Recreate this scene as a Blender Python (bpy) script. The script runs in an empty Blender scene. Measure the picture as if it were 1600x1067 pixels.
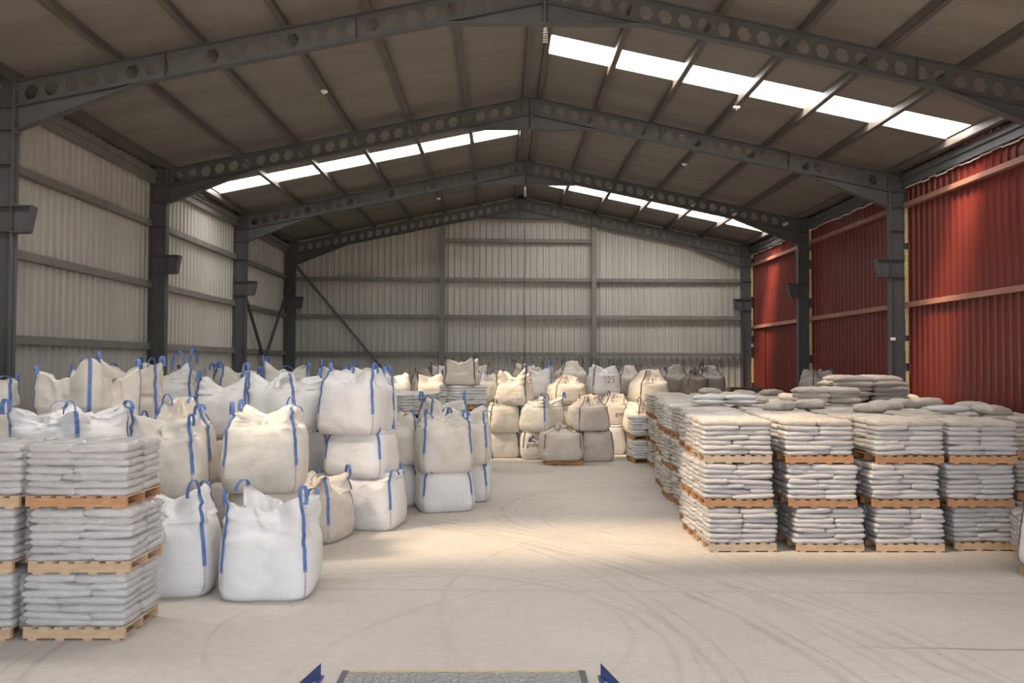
import bpy, math, random
import numpy as np
from mathutils import Matrix, Vector, noise

# ------------------------------------------------------------------ camera
scn = bpy.context.scene
col = scn.collection
F_PX, YAW, PITCH, ROLL, EYE = 1297.0, 0.012, 0.027, 0.004, 2.7
cam_d = bpy.data.cameras.new('camera')
cam = bpy.data.objects.new('camera', cam_d)
col.objects.link(cam)
_fw = Vector((math.sin(YAW) * math.cos(PITCH), math.cos(YAW) * math.cos(PITCH), math.sin(PITCH)))
_rt = Vector((math.cos(YAW), -math.sin(YAW), 0))
_up = _rt.cross(_fw)
_r2 = _rt * math.cos(ROLL) + _up * math.sin(ROLL)
_u2 = _up * math.cos(ROLL) - _rt * math.sin(ROLL)
cam.matrix_world = Matrix(((_r2.x, _u2.x, -_fw.x, 0), (_r2.y, _u2.y, -_fw.y, 0), (_r2.z, _u2.z, -_fw.z, EYE), (0, 0, 0, 1)))
cam_d.sensor_width = 36
cam_d.lens = F_PX / 1600 * 36
cam_d.clip_end = 400
scn.camera = cam

# ------------------------------------------------------------------ world, sun, exposure
EXPOSURE = 0.25
SKY = 2.5
SUN = 28.0
PANE_EMIT = 7.5
PANE_CLEAR = 0.6
world = bpy.data.worlds.new('sky')
scn.world = world
world.use_nodes = True
bg = world.node_tree.nodes['Background']
bg.inputs['Color'].default_value = (0.82, 0.90, 1.0, 1)
bg.inputs['Strength'].default_value = SKY
sun_d = bpy.data.lights.new('sun', 'SUN')
sun_d.energy = SUN
sun_d.color = (1.0, 0.76, 0.50)
sun_d.angle = math.radians(16)
sun = bpy.data.objects.new('sun', sun_d)
col.objects.link(sun)
sun.rotation_euler = Vector((0.73, 0.32, -1.0)).to_track_quat('-Z', 'Y').to_euler()
sun.location = (-20, -10, 25)
# sampling portal for the open dock front: emits nothing itself, only guides sky samples
port_d = bpy.data.lights.new('sky_portal', 'AREA')
port_d.shape = 'RECTANGLE'
port_d.size, port_d.size_y = 17.4, 6.1
port_d.cycles.is_portal = True
port = bpy.data.objects.new('sky_portal', port_d)
col.objects.link(port)
port.location = (0.64, 0.9, 1.95)
port.rotation_euler = (math.radians(90), 0, math.radians(0))
scn.view_settings.view_transform = 'Standard'
scn.view_settings.look = 'None'
scn.view_settings.gamma = 1
scn.view_settings.exposure = EXPOSURE
scn.cycles.use_denoising = True
scn.cycles.max_bounces = 8
scn.cycles.diffuse_bounces = 5
scn.cycles.caustics_reflective = False
scn.cycles.caustics_refractive = False
scn.cycles.sample_clamp_indirect = 6

rng = random.Random(11)
nrng = np.random.default_rng(5)

# ------------------------------------------------------------------ materials
def new_mat(name):
    m = bpy.data.materials.new(name)
    m.use_nodes = True
    nt = m.node_tree
    return m, nt, nt.nodes['Principled BSDF']

def nd(nt, kind, **kw):
    n = nt.nodes.new(kind)
    for k, v in kw.items():
        if k.startswith('i_'):
            n.inputs[k[2:].replace('_', ' ')].default_value = v
        else:
            setattr(n, k, v)
    return n

def ramp(nt, fac, stops):
    r = nt.nodes.new('ShaderNodeValToRGB')
    el = r.color_ramp.elements
    while len(el) < len(stops):
        el.new(0.5)
    for e, (p, c) in zip(el, stops):
        e.position = p
        e.color = c if len(c) == 4 else (*c, 1)
    nt.links.new(fac, r.inputs[0])
    return r.outputs[0]

def mixc(nt, fac, a, b, mode='MIX'):
    m = nt.nodes.new('ShaderNodeMix')
    m.data_type = 'RGBA'
    m.blend_type = mode
    for sock, v in ((m.inputs[0], fac), (m.inputs[6], a), (m.inputs[7], b)):
        if hasattr(v, 'links'):
            nt.links.new(v, sock)
        elif isinstance(v, (int, float)):
            sock.default_value = v
        else:
            sock.default_value = (*v, 1) if len(v) == 3 else v
    return m.outputs[2]

def math_n(nt, op, a, b=None):
    m = nt.nodes.new('ShaderNodeMath')
    m.operation = op
    for sock, v in zip(m.inputs, (a, b)):
        if v is None:
            continue
        if hasattr(v, 'links'):
            nt.links.new(v, sock)
        else:
            sock.default_value = v
    return m.outputs[0]

def mat_basic(name, c1, c2, scale=3.0, rough=0.6, bump=0.0, bscale=60, spec=0.4, stretch=None, metal=0.0, coat=0.0):
    """two-tone noise colour, optional fine bump"""
    m, nt, b = new_mat(name)
    tc = nd(nt, 'ShaderNodeTexCoord')
    src = tc.outputs['Object']
    if stretch:
        mp = nd(nt, 'ShaderNodeMapping')
        mp.inputs['Scale'].default_value = stretch
        nt.links.new(src, mp.inputs[0])
        src = mp.outputs[0]
    n = nd(nt, 'ShaderNodeTexNoise', i_Scale=scale, i_Detail=6.0, i_Roughness=0.6)
    nt.links.new(src, n.inputs['Vector'])
    oi = nd(nt, 'ShaderNodeObjectInfo')
    c = ramp(nt, n.outputs['Fac'], [(0.3, c1), (0.7, c2)])
    v = ramp(nt, oi.outputs['Random'], [(0.0, (0.92, 0.92, 0.92)), (1.0, (1.06, 1.05, 1.04))])
    c = mixc(nt, 1.0, c, v, 'MULTIPLY')
    nt.links.new(c, b.inputs['Base Color'])
    b.inputs['Roughness'].default_value = rough
    b.inputs['Specular IOR Level'].default_value = spec
    b.inputs['Metallic'].default_value = metal
    b.inputs['Coat Weight'].default_value = coat
    b.inputs['Coat Roughness'].default_value = 0.12
    if bump:
        n2 = nd(nt, 'ShaderNodeTexNoise', i_Scale=bscale, i_Detail=5.0)
        nt.links.new(src, n2.inputs['Vector'])
        bp = nd(nt, 'ShaderNodeBump', i_Strength=bump, i_Distance=0.02)
        nt.links.new(n2.outputs['Fac'], bp.inputs['Height'])
        nt.links.new(bp.outputs[0], b.inputs['Normal'])
    return m

M = {}
M['steel'] = mat_basic('grey_steel_paint', (0.072, 0.076, 0.083), (0.096, 0.10, 0.108), 2.5, 0.5, 0.05, 40)
M['purlin'] = mat_basic('brown_grey_purlin_paint', (0.088, 0.079, 0.072), (0.125, 0.113, 0.104), 2.0, 0.5)
M['girt'] = mat_basic('grey_girt_paint', (0.15, 0.145, 0.135), (0.2, 0.195, 0.18), 2.0, 0.55)
M['girt_red'] = mat_basic('rust_girt_paint', (0.24, 0.115, 0.09), (0.33, 0.17, 0.135), 2.5, 0.5)
M['wall'] = mat_basic('off_white_sheet_metal', (0.39, 0.38, 0.35), (0.48, 0.47, 0.435), 0.9, 0.42, stretch=(1, 1, 0.25))
M['red'] = mat_basic('red_sheet_metal', (0.10, 0.0155, 0.012), (0.15, 0.0225, 0.016), 0.8, 0.38, stretch=(1, 1, 0.25))
M['roof'] = mat_basic('roof_lining', (0.172, 0.16, 0.147), (0.228, 0.213, 0.197), 1.2, 0.6, 0.25, 5, stretch=(0.25, 1, 1))
M['wood'] = mat_basic('pine_boards', (0.48, 0.32, 0.19), (0.60, 0.44, 0.29), 6.0, 0.7, 0.15, 30, stretch=(1, 6, 6))
M['wood_orange'] = mat_basic('orange_pine_boards', (0.37, 0.19, 0.09), (0.52, 0.295, 0.155), 6.0, 0.7, 0.15, 30, stretch=(1, 6, 6))
M['wood_grey'] = mat_basic('weathered_boards', (0.42, 0.32, 0.22), (0.55, 0.44, 0.33), 6.0, 0.75, 0.15, 30, stretch=(1, 6, 6))
M['blue'] = mat_basic('blue_webbing', (0.075, 0.15, 0.38), (0.17, 0.28, 0.56), 14, 0.7, 0.2, 200)
M['black'] = mat_basic('black_webbing', (0.05, 0.047, 0.048), (0.13, 0.115, 0.105), 14, 0.75, 0.2, 200)
M['tan'] = mat_basic('tan_webbing', (0.20, 0.13, 0.08), (0.30, 0.2, 0.13), 14, 0.75, 0.2, 200)
M['seam'] = mat_basic('grey_seam_tape', (0.38, 0.36, 0.36), (0.70, 0.67, 0.64), 30, 0.8)
M['seam_dark'] = mat_basic('dark_seam_tape', (0.16, 0.14, 0.12), (0.42, 0.37, 0.32), 25, 0.8)
M['ink'] = mat_basic('black_print', (0.03, 0.03, 0.03), (0.06, 0.055, 0.05), 20, 0.7)
M['paper'] = mat_basic('paper_label', (0.72, 0.72, 0.72), (0.8, 0.8, 0.79), 8, 0.6)
M['foam'] = mat_basic('yellow_sealing_foam', (0.55, 0.40, 0.18), (0.70, 0.56, 0.32), 20, 0.85, 0.6, 40)
M['white_plastic'] = mat_basic('white_plastic', (0.75, 0.75, 0.73), (0.8, 0.8, 0.78), 5, 0.4)
M['blue_paint'] = mat_basic('blue_paint', (0.035, 0.05, 0.16), (0.06, 0.08, 0.22), 6, 0.45)
M['dark_brown'] = mat_basic('dark_brown_steel', (0.06, 0.05, 0.045), (0.10, 0.085, 0.075), 3, 0.6)
M['asphalt'] = mat_basic('yard_concrete', (0.24, 0.235, 0.23), (0.30, 0.295, 0.29), 1, 0.9)

def mat_plate():
    m, nt, b = new_mat('tread_plate')
    tc = nd(nt, 'ShaderNodeTexCoord')
    w = nd(nt, 'ShaderNodeTexVoronoi', i_Scale=26.0)
    nt.links.new(tc.outputs['Object'], w.inputs['Vector'])
    bp = nd(nt, 'ShaderNodeBump', i_Strength=0.7, i_Distance=0.02)
    nt.links.new(w.outputs['Distance'], bp.inputs['Height'])
    nt.links.new(bp.outputs[0], b.inputs['Normal'])
    b.inputs['Base Color'].default_value = (0.36, 0.37, 0.38, 1)
    b.inputs['Metallic'].default_value = 0.75
    b.inputs['Roughness'].default_value = 0.36
    return m
M['plate'] = mat_plate()

def mat_sack(name, c1, c2, dust, dust_amt, gloss):
    """plastic sack; faint dust film in blotches, wrinkle bump"""
    m, nt, b = new_mat(name)
    tc = nd(nt, 'ShaderNodeTexCoord')
    oi = nd(nt, 'ShaderNodeObjectInfo')
    add = nd(nt, 'ShaderNodeVectorMath', operation='MULTIPLY_ADD')
    add.inputs[1].default_value = (1, 1, 1)
    nt.links.new(tc.outputs['Object'], add.inputs[0])
    rv = nd(nt, 'ShaderNodeVectorMath', operation='SCALE')
    rv.inputs[0].default_value = (7, 13, 5)
    nt.links.new(oi.outputs['Random'], rv.inputs['Scale'])
    nt.links.new(rv.outputs[0], add.inputs[2])
    n = nd(nt, 'ShaderNodeTexNoise', i_Scale=5.0, i_Detail=6.0, i_Roughness=0.65)
    nt.links.new(add.outputs[0], n.inputs['Vector'])
    base = mixc(nt, oi.outputs['Random'], c1, c2)
    f = ramp(nt, n.outputs['Fac'], [(0.42, (0, 0, 0)), (0.72, (dust_amt,) * 3)])
    c = mixc(nt, f, base, dust)
    nt.links.new(c, b.inputs['Base Color'])
    b.inputs['Roughness'].default_value = 0.34 if gloss else 0.6
    b.inputs['Specular IOR Level'].default_value = 0.5 if gloss else 0.3
    b.inputs['Coat Weight'].default_value = 0.7 if gloss else 0.0
    b.inputs['Coat Roughness'].default_value = 0.13
    mp = nd(nt, 'ShaderNodeMapping')
    mp.inputs['Scale'].default_value = (6, 9, 16)
    nt.links.new(add.outputs[0], mp.inputs[0])
    n2 = nd(nt, 'ShaderNodeTexNoise', i_Scale=2.2, i_Detail=4.0, i_Roughness=0.55, i_Distortion=0.8)
    nt.links.new(mp.outputs[0], n2.inputs['Vector'])
    bp = nd(nt, 'ShaderNodeBump', i_Strength=0.7, i_Distance=0.016)
    nt.links.new(n2.outputs['Fac'], bp.inputs['Height'])
    nt.links.new(bp.outputs[0], b.inputs['Normal'])
    return m
M['sack'] = mat_sack('white_plastic_sack', (0.56, 0.555, 0.575), (0.68, 0.67, 0.68), (0.50, 0.45, 0.40), 0.45, True)
M['sack_dusty'] = mat_sack('dusty_plastic_sack', (0.54, 0.50, 0.46), (0.68, 0.64, 0.59), (0.46, 0.39, 0.32), 0.75, False)
M['sack_grey'] = mat_sack('grey_dusty_sack', (0.40, 0.37, 0.35), (0.52, 0.48, 0.45), (0.36, 0.31, 0.27), 0.7, False)
M['sack_silver'] = mat_sack('glossy_white_sack', (0.78, 0.79, 0.80), (0.85, 0.85, 0.86), (0.7, 0.67, 0.63), 0.3, True)
M['sack_cream'] = mat_sack('cream_sack', (0.80, 0.74, 0.62), (0.86, 0.80, 0.68), (0.7, 0.6, 0.45), 0.3, False)

def mat_bag(name, base, dirt, amt):
    """woven bulk-bag cloth: stains with a shape of their own, weave and crease relief"""
    m, nt, b = new_mat(name)
    tc = nd(nt, 'ShaderNodeTexCoord')
    oi = nd(nt, 'ShaderNodeObjectInfo')
    rv = nd(nt, 'ShaderNodeVectorMath', operation='SCALE')
    rv.inputs[0].default_value = (11, 7, 5)
    nt.links.new(oi.outputs['Random'], rv.inputs['Scale'])
    add = nd(nt, 'ShaderNodeVectorMath', operation='ADD')
    nt.links.new(tc.outputs['Object'], add.inputs[0])
    nt.links.new(rv.outputs[0], add.inputs[1])
    n = nd(nt, 'ShaderNodeTexNoise', i_Scale=1.9, i_Detail=8.0, i_Roughness=0.62, i_Distortion=0.4)
    nt.links.new(add.outputs[0], n.inputs['Vector'])
    f = ramp(nt, n.outputs['Fac'], [(0.45, (0, 0, 0)), (0.75, (amt,) * 3)])
    v = ramp(nt, oi.outputs['Random'], [(0, (0.95, 0.95, 0.95)), (1, (1.04, 1.03, 1.02))])
    c = mixc(nt, f, base, dirt)
    c = mixc(nt, 1.0, c, v, 'MULTIPLY')
    nt.links.new(c, b.inputs['Base Color'])
    b.inputs['Roughness'].default_value = 0.62
    b.inputs['Specular IOR Level'].default_value = 0.3
    mp = nd(nt, 'ShaderNodeMapping')
    mp.inputs['Scale'].default_value = (2.2, 2.2, 5)
    nt.links.new(add.outputs[0], mp.inputs[0])
    n2 = nd(nt, 'ShaderNodeTexNoise', i_Scale=2.4, i_Detail=6.0, i_Roughness=0.6, i_Distortion=1.2)
    nt.links.new(mp.outputs[0], n2.inputs['Vector'])
    bp = nd(nt, 'ShaderNodeBump', i_Strength=0.2, i_Distance=0.03)
    nt.links.new(n2.outputs['Fac'], bp.inputs['Height'])
    n4 = nd(nt, 'ShaderNodeTexNoise', i_Scale=2.6, i_Detail=3.0, i_Roughness=0.5, i_Distortion=0.9)
    n4.noise_type = 'RIDGED_MULTIFRACTAL'
    nt.links.new(add.outputs[0], n4.inputs['Vector'])
    bp2 = nd(nt, 'ShaderNodeBump', i_Strength=0.3, i_Distance=0.025)
    nt.links.new(n4.outputs['Fac'], bp2.inputs['Height'])
    nt.links.new(bp.outputs[0], bp2.inputs['Normal'])
    nt.links.new(bp2.outputs[0], b.inputs['Normal'])
    return m
M['bag_white'] = mat_bag('white_woven_cloth', (0.765, 0.765, 0.775), (0.56, 0.52, 0.48), 0.5)
M['bag_offwhite'] = mat_bag('off_white_woven_cloth', (0.70, 0.67, 0.62), (0.46, 0.40, 0.33), 0.6)
M['bag_cream'] = mat_bag('cream_woven_cloth', (0.68, 0.635, 0.565), (0.46, 0.40, 0.33), 0.65)
M['bag_beige'] = mat_bag('beige_dusty_cloth', (0.65, 0.595, 0.54), (0.42, 0.36, 0.31), 0.7)
M['bag_grey'] = mat_bag('grey_dusty_cloth', (0.36, 0.33, 0.31), (0.22, 0.19, 0.17), 0.7)
M['bag_brown'] = mat_bag('brown_dusty_cloth', (0.26, 0.22, 0.19), (0.14, 0.11, 0.09), 0.7)

def mat_pane():
    m = bpy.data.materials.new('translucent_roof_sheet')
    m.use_nodes = True
    nt = m.node_tree
    nt.nodes.clear()
    out = nd(nt, 'ShaderNodeOutputMaterial')
    em = nd(nt, 'ShaderNodeEmission')
    em.inputs['Color'].default_value = (1.0, 0.95, 0.88, 1)
    em.inputs['Strength'].default_value = PANE_EMIT / (1 - PANE_CLEAR)
    tr = nd(nt, 'ShaderNodeBsdfTransparent')
    mx = nd(nt, 'ShaderNodeMixShader')
    mx.inputs[0].default_value = PANE_CLEAR
    nt.links.new(em.outputs[0], mx.inputs[1])
    nt.links.new(tr.outputs[0], mx.inputs[2])
    nt.links.new(mx.outputs[0], out.inputs[0])
    return m
M['pane'] = mat_pane()

def mat_floor():
    m, nt, b = new_mat('dusty_concrete')
    tc = nd(nt, 'ShaderNodeTexCoord')
    P = tc.outputs['Object']
    n1 = nd(nt, 'ShaderNodeTexNoise', i_Scale=0.35, i_Detail=8.0, i_Roughness=0.6)
    n2 = nd(nt, 'ShaderNodeTexNoise', i_Scale=7.0, i_Detail=10.0, i_Roughness=0.8)
    n3 = nd(nt, 'ShaderNodeTexNoise', i_Scale=1.3, i_Detail=4.0)
    for n in (n1, n2, n3):
        nt.links.new(P, n.inputs['Vector'])
    c = ramp(nt, n1.outputs['Fac'], [(0.3, (0.53, 0.485, 0.44)), (0.7, (0.63, 0.58, 0.53))])
    sp = ramp(nt, n2.outputs['Fac'], [(0.35, (0.88, 0.88, 0.88)), (0.7, (1.04, 1.04, 1.04))])
    c = mixc(nt, 1.0, c, sp, 'MULTIPLY')
    # a wobbled copy of the position for tyre marks and cracks
    wob = nd(nt, 'ShaderNodeVectorMath', operation='MULTIPLY_ADD')
    nt.links.new(n3.outputs['Color'], wob.inputs[0])
    wob.inputs[1].default_value = (0.16, 0.16, 0)
    nt.links.new(P, wob.inputs[2])
    sep = nd(nt, 'ShaderNodeSeparateXYZ')
    nt.links.new(wob.outputs[0], sep.inputs[0])
    X, Y = sep.outputs[0], sep.outputs[1]
    total = None
    # tyre arcs: centre x, centre y, radius, half width, strength
    arcs = [(3.1, 15.4, 3.0, .05, .45), (3.1, 15.4, 2.75, .035, .3), (3.0, 14.7, 2.2, .05, .35), (2.2, 19.0, 2.3, .05, .4),
            (-6.5, 6.0, 9.6, .07, .5), (-6.5, 6.0, 10.3, .05, .35), (-7.2, 4.6, 11.6, .06, .4), (-8.0, 7.0, 10.0, .05, .4), (-8.5, 6.0, 12.1, .04, .3),
            (-9.0, 5.5, 13.4, .05, .35), (-1.2, 8.0, 2.9, .05, .4), (-0.7, 8.6, 2.1, .04, .3), (0.8, 22.5, 2.6, .05, .3), (4.6, 9.5, 5.2, .05, .25),
            (-7.0, 5.0, 14.3, .05, .3), (2.6, 6.4, 4.5, .06, .25), (-6.5, 6.0, 9.78, .04, .4), (-7.2, 4.6, 11.85, .04, .35), (-1.2, 8.0, 3.1, .03, .35), (3.1, 15.4, 3.2, .03, .35), (-8.0, 7.0, 10.2, .03, .35), (-9.0, 5.5, 13.6, .03, .3)]
    for cx, cy, r, hw, s in arcs:
        dx = math_n(nt, 'SUBTRACT', X, cx)
        dy = math_n(nt, 'SUBTRACT', Y, cy)
        d = math_n(nt, 'SQRT', math_n(nt, 'ADD', math_n(nt, 'MULTIPLY', dx, dx), math_n(nt, 'MULTIPLY', dy, dy)))
        e = math_n(nt, 'ABSOLUTE', math_n(nt, 'SUBTRACT', d, r))
        k = nd(nt, 'ShaderNodeMapRange', interpolation_type='SMOOTHSTEP')
        nt.links.new(e, k.inputs[0])
        k.inputs[1].default_value, k.inputs[2].default_value = 0.0, hw * 1.3
        k.inputs[3].default_value, k.inputs[4].default_value = s, 0.0
        total = k.outputs[0] if total is None else math_n(nt, 'MAXIMUM', total, k.outputs[0])
    brk = ramp(nt, n3.outputs['Fac'], [(0.35, (0.25,) * 3), (0.62, (1,) * 3)])
    total = math_n(nt, 'MULTIPLY', math_n(nt, 'MULTIPLY', total, brk), 0.72)
    # tread smear band across the floor and lengthways cracks
    for (y0, slope, hw, s) in ((10.05, -0.02, .09, .35), (19.0, 0.02, .025, .6), (8.15, -0.03, .03, .8)):
        e = math_n(nt, 'ABSOLUTE', math_n(nt, 'SUBTRACT', Y, math_n(nt, 'MULTIPLY_ADD', X, slope) if False else math_n(nt, 'ADD', math_n(nt, 'MULTIPLY', X, slope), y0)))
        k = nd(nt, 'ShaderNodeMapRange', interpolation_type='SMOOTHSTEP')
        nt.links.new(e, k.inputs[0])
        k.inputs[1].default_value, k.inputs[2].default_value = 0.0, hw
        k.inputs[3].default_value, k.inputs[4].default_value = s, 0.0
        o = k.outputs[0]
        if y0 == 8.15:
            g = nd(nt, 'ShaderNodeMapRange')
            nt.links.new(X, g.inputs[0])
            g.inputs[1].default_value, g.inputs[2].default_value = 3.2, 4.4
            o = math_n(nt, 'MULTIPLY', o, g.outputs[0])
        if y0 == 10.05:
            wv = nd(nt, 'ShaderNodeTexNoise', i_Scale=6.0, i_Detail=3.0)
            nt.links.new(P, wv.inputs['Vector'])
            o = math_n(nt, 'MULTIPLY', o, wv.outputs['Fac'])
        if y0 == 19.0:
            g = nd(nt, 'ShaderNodeMapRange')
            nt.links.new(X, g.inputs[0])
            g.inputs[1].default_value, g.inputs[2].default_value = 0.7, 1.2
            o = math_n(nt, 'MULTIPLY', o, g.outputs[0])
        total = math_n(nt, 'MAXIMUM', total, o)
    c = mixc(nt, total, c, (0.20, 0.175, 0.155))
    # scattered dark grit
    vo = nd(nt, 'ShaderNodeTexVoronoi', i_Scale=2.2, i_Randomness=1.0)
    nt.links.new(P, vo.inputs['Vector'])
    g = ramp(nt, vo.outputs['Distance'], [(0.02, (0.7,) * 3), (0.05, (0,) * 3)])
    c = mixc(nt, g, c, (0.25, 0.18, 0.14))
    nt.links.new(c, b.inputs['Base Color'])
    b.inputs['Roughness'].default_value = 0.75
    b.inputs['Specular IOR Level'].default_value = 0.25
    bp = nd(nt, 'ShaderNodeBump', i_Strength=0.5, i_Distance=0.02)
    nt.links.new(n2.outputs['Fac'], bp.inputs['Height'])
    nt.links.new(bp.outputs[0], b.inputs['Normal'])
    return m
M['floor'] = mat_floor()

# ------------------------------------------------------------------ mesh helpers
class MB:
    def __init__(self):
        self.v, self.f = [], []
    def add(self, vs, fs):
        o = len(self.v)
        self.v += [tuple(p) for p in vs]
        self.f += [tuple(i + o for i in q) for q in fs]
        return self
    def box(self, x0, x1, y0, y1, z0, z1):
        vs = [(x0, y0, z0), (x1, y0, z0), (x1, y1, z0), (x0, y1, z0), (x0, y0, z1), (x1, y0, z1), (x1, y1, z1), (x0, y1, z1)]
        return self.add(vs, [(0, 3, 2, 1), (4, 5, 6, 7), (0, 1, 5, 4), (1, 2, 6, 5), (2, 3, 7, 6), (3, 0, 4, 7)])
    def prism(self, pts, y0, y1):
        """polygon in xz (counter-clockwise seen from -y) extruded along y"""
        n = len(pts)
        vs = [(x, y0, z) for x, z in pts] + [(x, y1, z) for x, z in pts]
        fs = [tuple(range(n)), tuple(range(2 * n - 1, n - 1, -1))]
        fs += [(i, i + n, (i + 1) % n + n, (i + 1) % n) for i in range(n)]
        return self.add(vs, fs)
    def bar(self, a, b, w, h, upv=(0, 0, 1)):
        a, b = Vector(a), Vector(b)
        d = (b - a).normalized()
        s = d.cross(Vector(upv))
        if s.length < 1e-4:
            s = d.cross(Vector((1, 0, 0)))
        s.normalize()
        u = s.cross(d)
        vs = [p + s * (i * w / 2) + u * (j * h / 2) for p in (a, b) for i, j in ((-1, -1), (1, -1), (1, 1), (-1, 1))]
        return self.add(vs, [(0, 1, 2, 3), (7, 6, 5, 4), (0, 4, 5, 1), (1, 5, 6, 2), (2, 6, 7, 3), (3, 7, 4, 0)])
    def tube(self, pts, r, n=8):
        pts = [Vector(p) for p in pts]
        rings = []
        for i, p in enumerate(pts):
            t = (pts[min(i + 1, len(pts) - 1)] - pts[max(i - 1, 0)]).normalized()
            a = t.cross(Vector((0.31, 0.87, 0.38))).normalized()
            b = t.cross(a)
            rings.append([p + a * (r * math.cos(2 * math.pi * k / n)) + b * (r * math.sin(2 * math.pi * k / n)) for k in range(n)])
        vs = [q for rg in rings for q in rg]
        fs = [(i * n + k, i * n + (k + 1) % n, (i + 1) * n + (k + 1) % n, (i + 1) * n + k) for i in range(len(pts) - 1) for k in range(n)]
        fs += [tuple(range(n - 1, -1, -1)), tuple((len(pts) - 1) * n + k for k in range(n))]
        return self.add(vs, fs)
    def lathe(self, prof, n=14, c=(0, 0, 0)):
        vs = [(c[0] + r * math.cos(2 * math.pi * k / n), c[1] + r * math.sin(2 * math.pi * k / n), c[2] + z) for r, z in prof for k in range(n)]
        fs = [(i * n + k, i * n + (k + 1) % n, (i + 1) * n + (k + 1) % n, (i + 1) * n + k) for i in range(len(prof) - 1) for k in range(n)]
        fs += [tuple(range(n - 1, -1, -1)), tuple((len(prof) - 1) * n + k for k in range(n))]
        return self.add(vs, fs)
    def mesh(self, name, mat, smooth=False):
        me = bpy.data.meshes.new(name)
        me.from_pydata(self.v, [], self.f)
        me.materials.append(M[mat])
        if smooth:
            me.shade_smooth()
        return me
    def build(self, name, mat, parent=None, smooth=False):
        return link(name, self.mesh(name, mat, smooth), parent)

def link(name, me, parent=None, loc=(0, 0, 0), rot=(0, 0, 0), scale=(1, 1, 1)):
    o = bpy.data.objects.new(name, me)
    col.objects.link(o)
    o.location, o.rotation_euler, o.scale = loc, rot, scale
    if parent:
        o.parent = parent
    return o

def tag(o, label, cat, group=None, kind=None):
    o['label'] = label
    o['category'] = cat
    if group:
        o['group'] = group
    if kind:
        o['kind'] = kind
    return o

def thing(name, label, cat, loc=(0, 0, 0), rz=0.0, group=None, kind=None):
    o = bpy.data.objects.new(name, None)
    o.empty_display_size = 0.1
    col.objects.link(o)
    o.location = loc
    o.rotation_euler = (0, 0, rz)
    return tag(o, label, cat, group, kind)

ORD = ['first', 'second', 'third', 'fourth', 'fifth', 'sixth', 'seventh', 'eighth', 'ninth', 'tenth', 'eleventh', 'twelfth', 'thirteenth', 'fourteenth']

# ------------------------------------------------------------------ the shed
XWL, XWR = -8.19, 9.47          # wall planes
XL, XR = -7.75, 9.02            # inner column flanges
XA, ZA = 0.66, 8.92             # ridge, top of rafters
SL = 0.2086                     # roof slope
Y0, Y1 = 1.0, 31.45             # open front, end wall
FR = [1.22, 7.22, 13.22, 19.22, 25.22, 31.10]
PUR = 0.16
def ztop(x):
    return ZA - SL * abs(x - XA)

fl = MB()
nx = 1
fl.box(XWL - .3, XWR + .3, 0.4, Y1 + .3, -0.3, 0.0)
tag(fl.build('floor', 'floor'), 'dusty grey concrete floor with curved tyre marks', 'floor', kind='structure')
ap = MB()
ap.box(-60, 60, -60, 0.4, -1.35, -1.1)
tag(ap.build('ground', 'asphalt'), 'plain concrete yard outside the open dock front', 'ground', kind='structure')

def corrugated(name, mat, pts, ztopf, nrm, zbot=0.0, pitch=0.24, depth=0.035, back=0.07):
    """sheet wall from pts[0] to pts[1] (xy), ribs standing proud along nrm"""
    a, b = Vector((*pts[0], 0)), Vector((*pts[1], 0))
    L = (b - a).length
    d = (b - a) / L
    n = Vector((*nrm, 0))
    prof = []
    s = 0.0
    while s < L:
        for ds, e in ((0, 0), (pitch * .52, 0), (pitch * .62, 1), (pitch * .90, 1)):
            if s + ds < L:
                prof.append((s + ds, e))
        s += pitch
    prof.append((L, 0))
    vs, fs = [], []
    for s, e in prof:
        p = a + d * s
        q = p + n * (e * depth)
        zt = ztopf(p.x)
        vs += [(q.x, q.y, zbot), (q.x, q.y, zt), (p.x - n.x * back, p.y - n.y * back, zt), (p.x - n.x * back, p.y - n.y * back, zbot)]
    for i in range(len(prof) - 1):
        o = 4 * i
        for k in range(4):
            fs.append((o + k, o + 4 + k, o + 4 + (k + 1) % 4, o + (k + 1) % 4))
    m = MB()
    m.add(vs, fs)
    return m.build(name, mat)

wl = corrugated('wall_left', 'wall', ((XWL, Y0), (XWL, Y1)), lambda x: 7.28, (1, 0))
tag(wl, 'off-white corrugated metal wall behind the dark columns', 'wall', kind='structure')
wr = corrugated('wall_right', 'red', ((XWR, Y0), (XWR, Y1)), lambda x: 7.28, (-1, 0))
tag(wr, 'red corrugated metal wall with rust-brown rails', 'wall', kind='structure')
wb = corrugated('wall_back', 'wall', ((XWL, Y1), (XWR, Y1)), lambda x: ztop(x) + .2, (0, -1))
tag(wb, 'off-white corrugated gable wall at the far end', 'wall', kind='structure')
gf = MB()
gf.prism([(XWL - .1, 5.0), (XWR + .1, 5.0), (XWR + .1, ztop(XWR) + .2), (XA, ZA + .2), (XWL - .1, ztop(XWL) + .2)], 0.9, 1.0)
tag(gf.build('wall_front', 'wall'), 'gable panel above the open dock front', 'wall', kind='structure')

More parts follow.
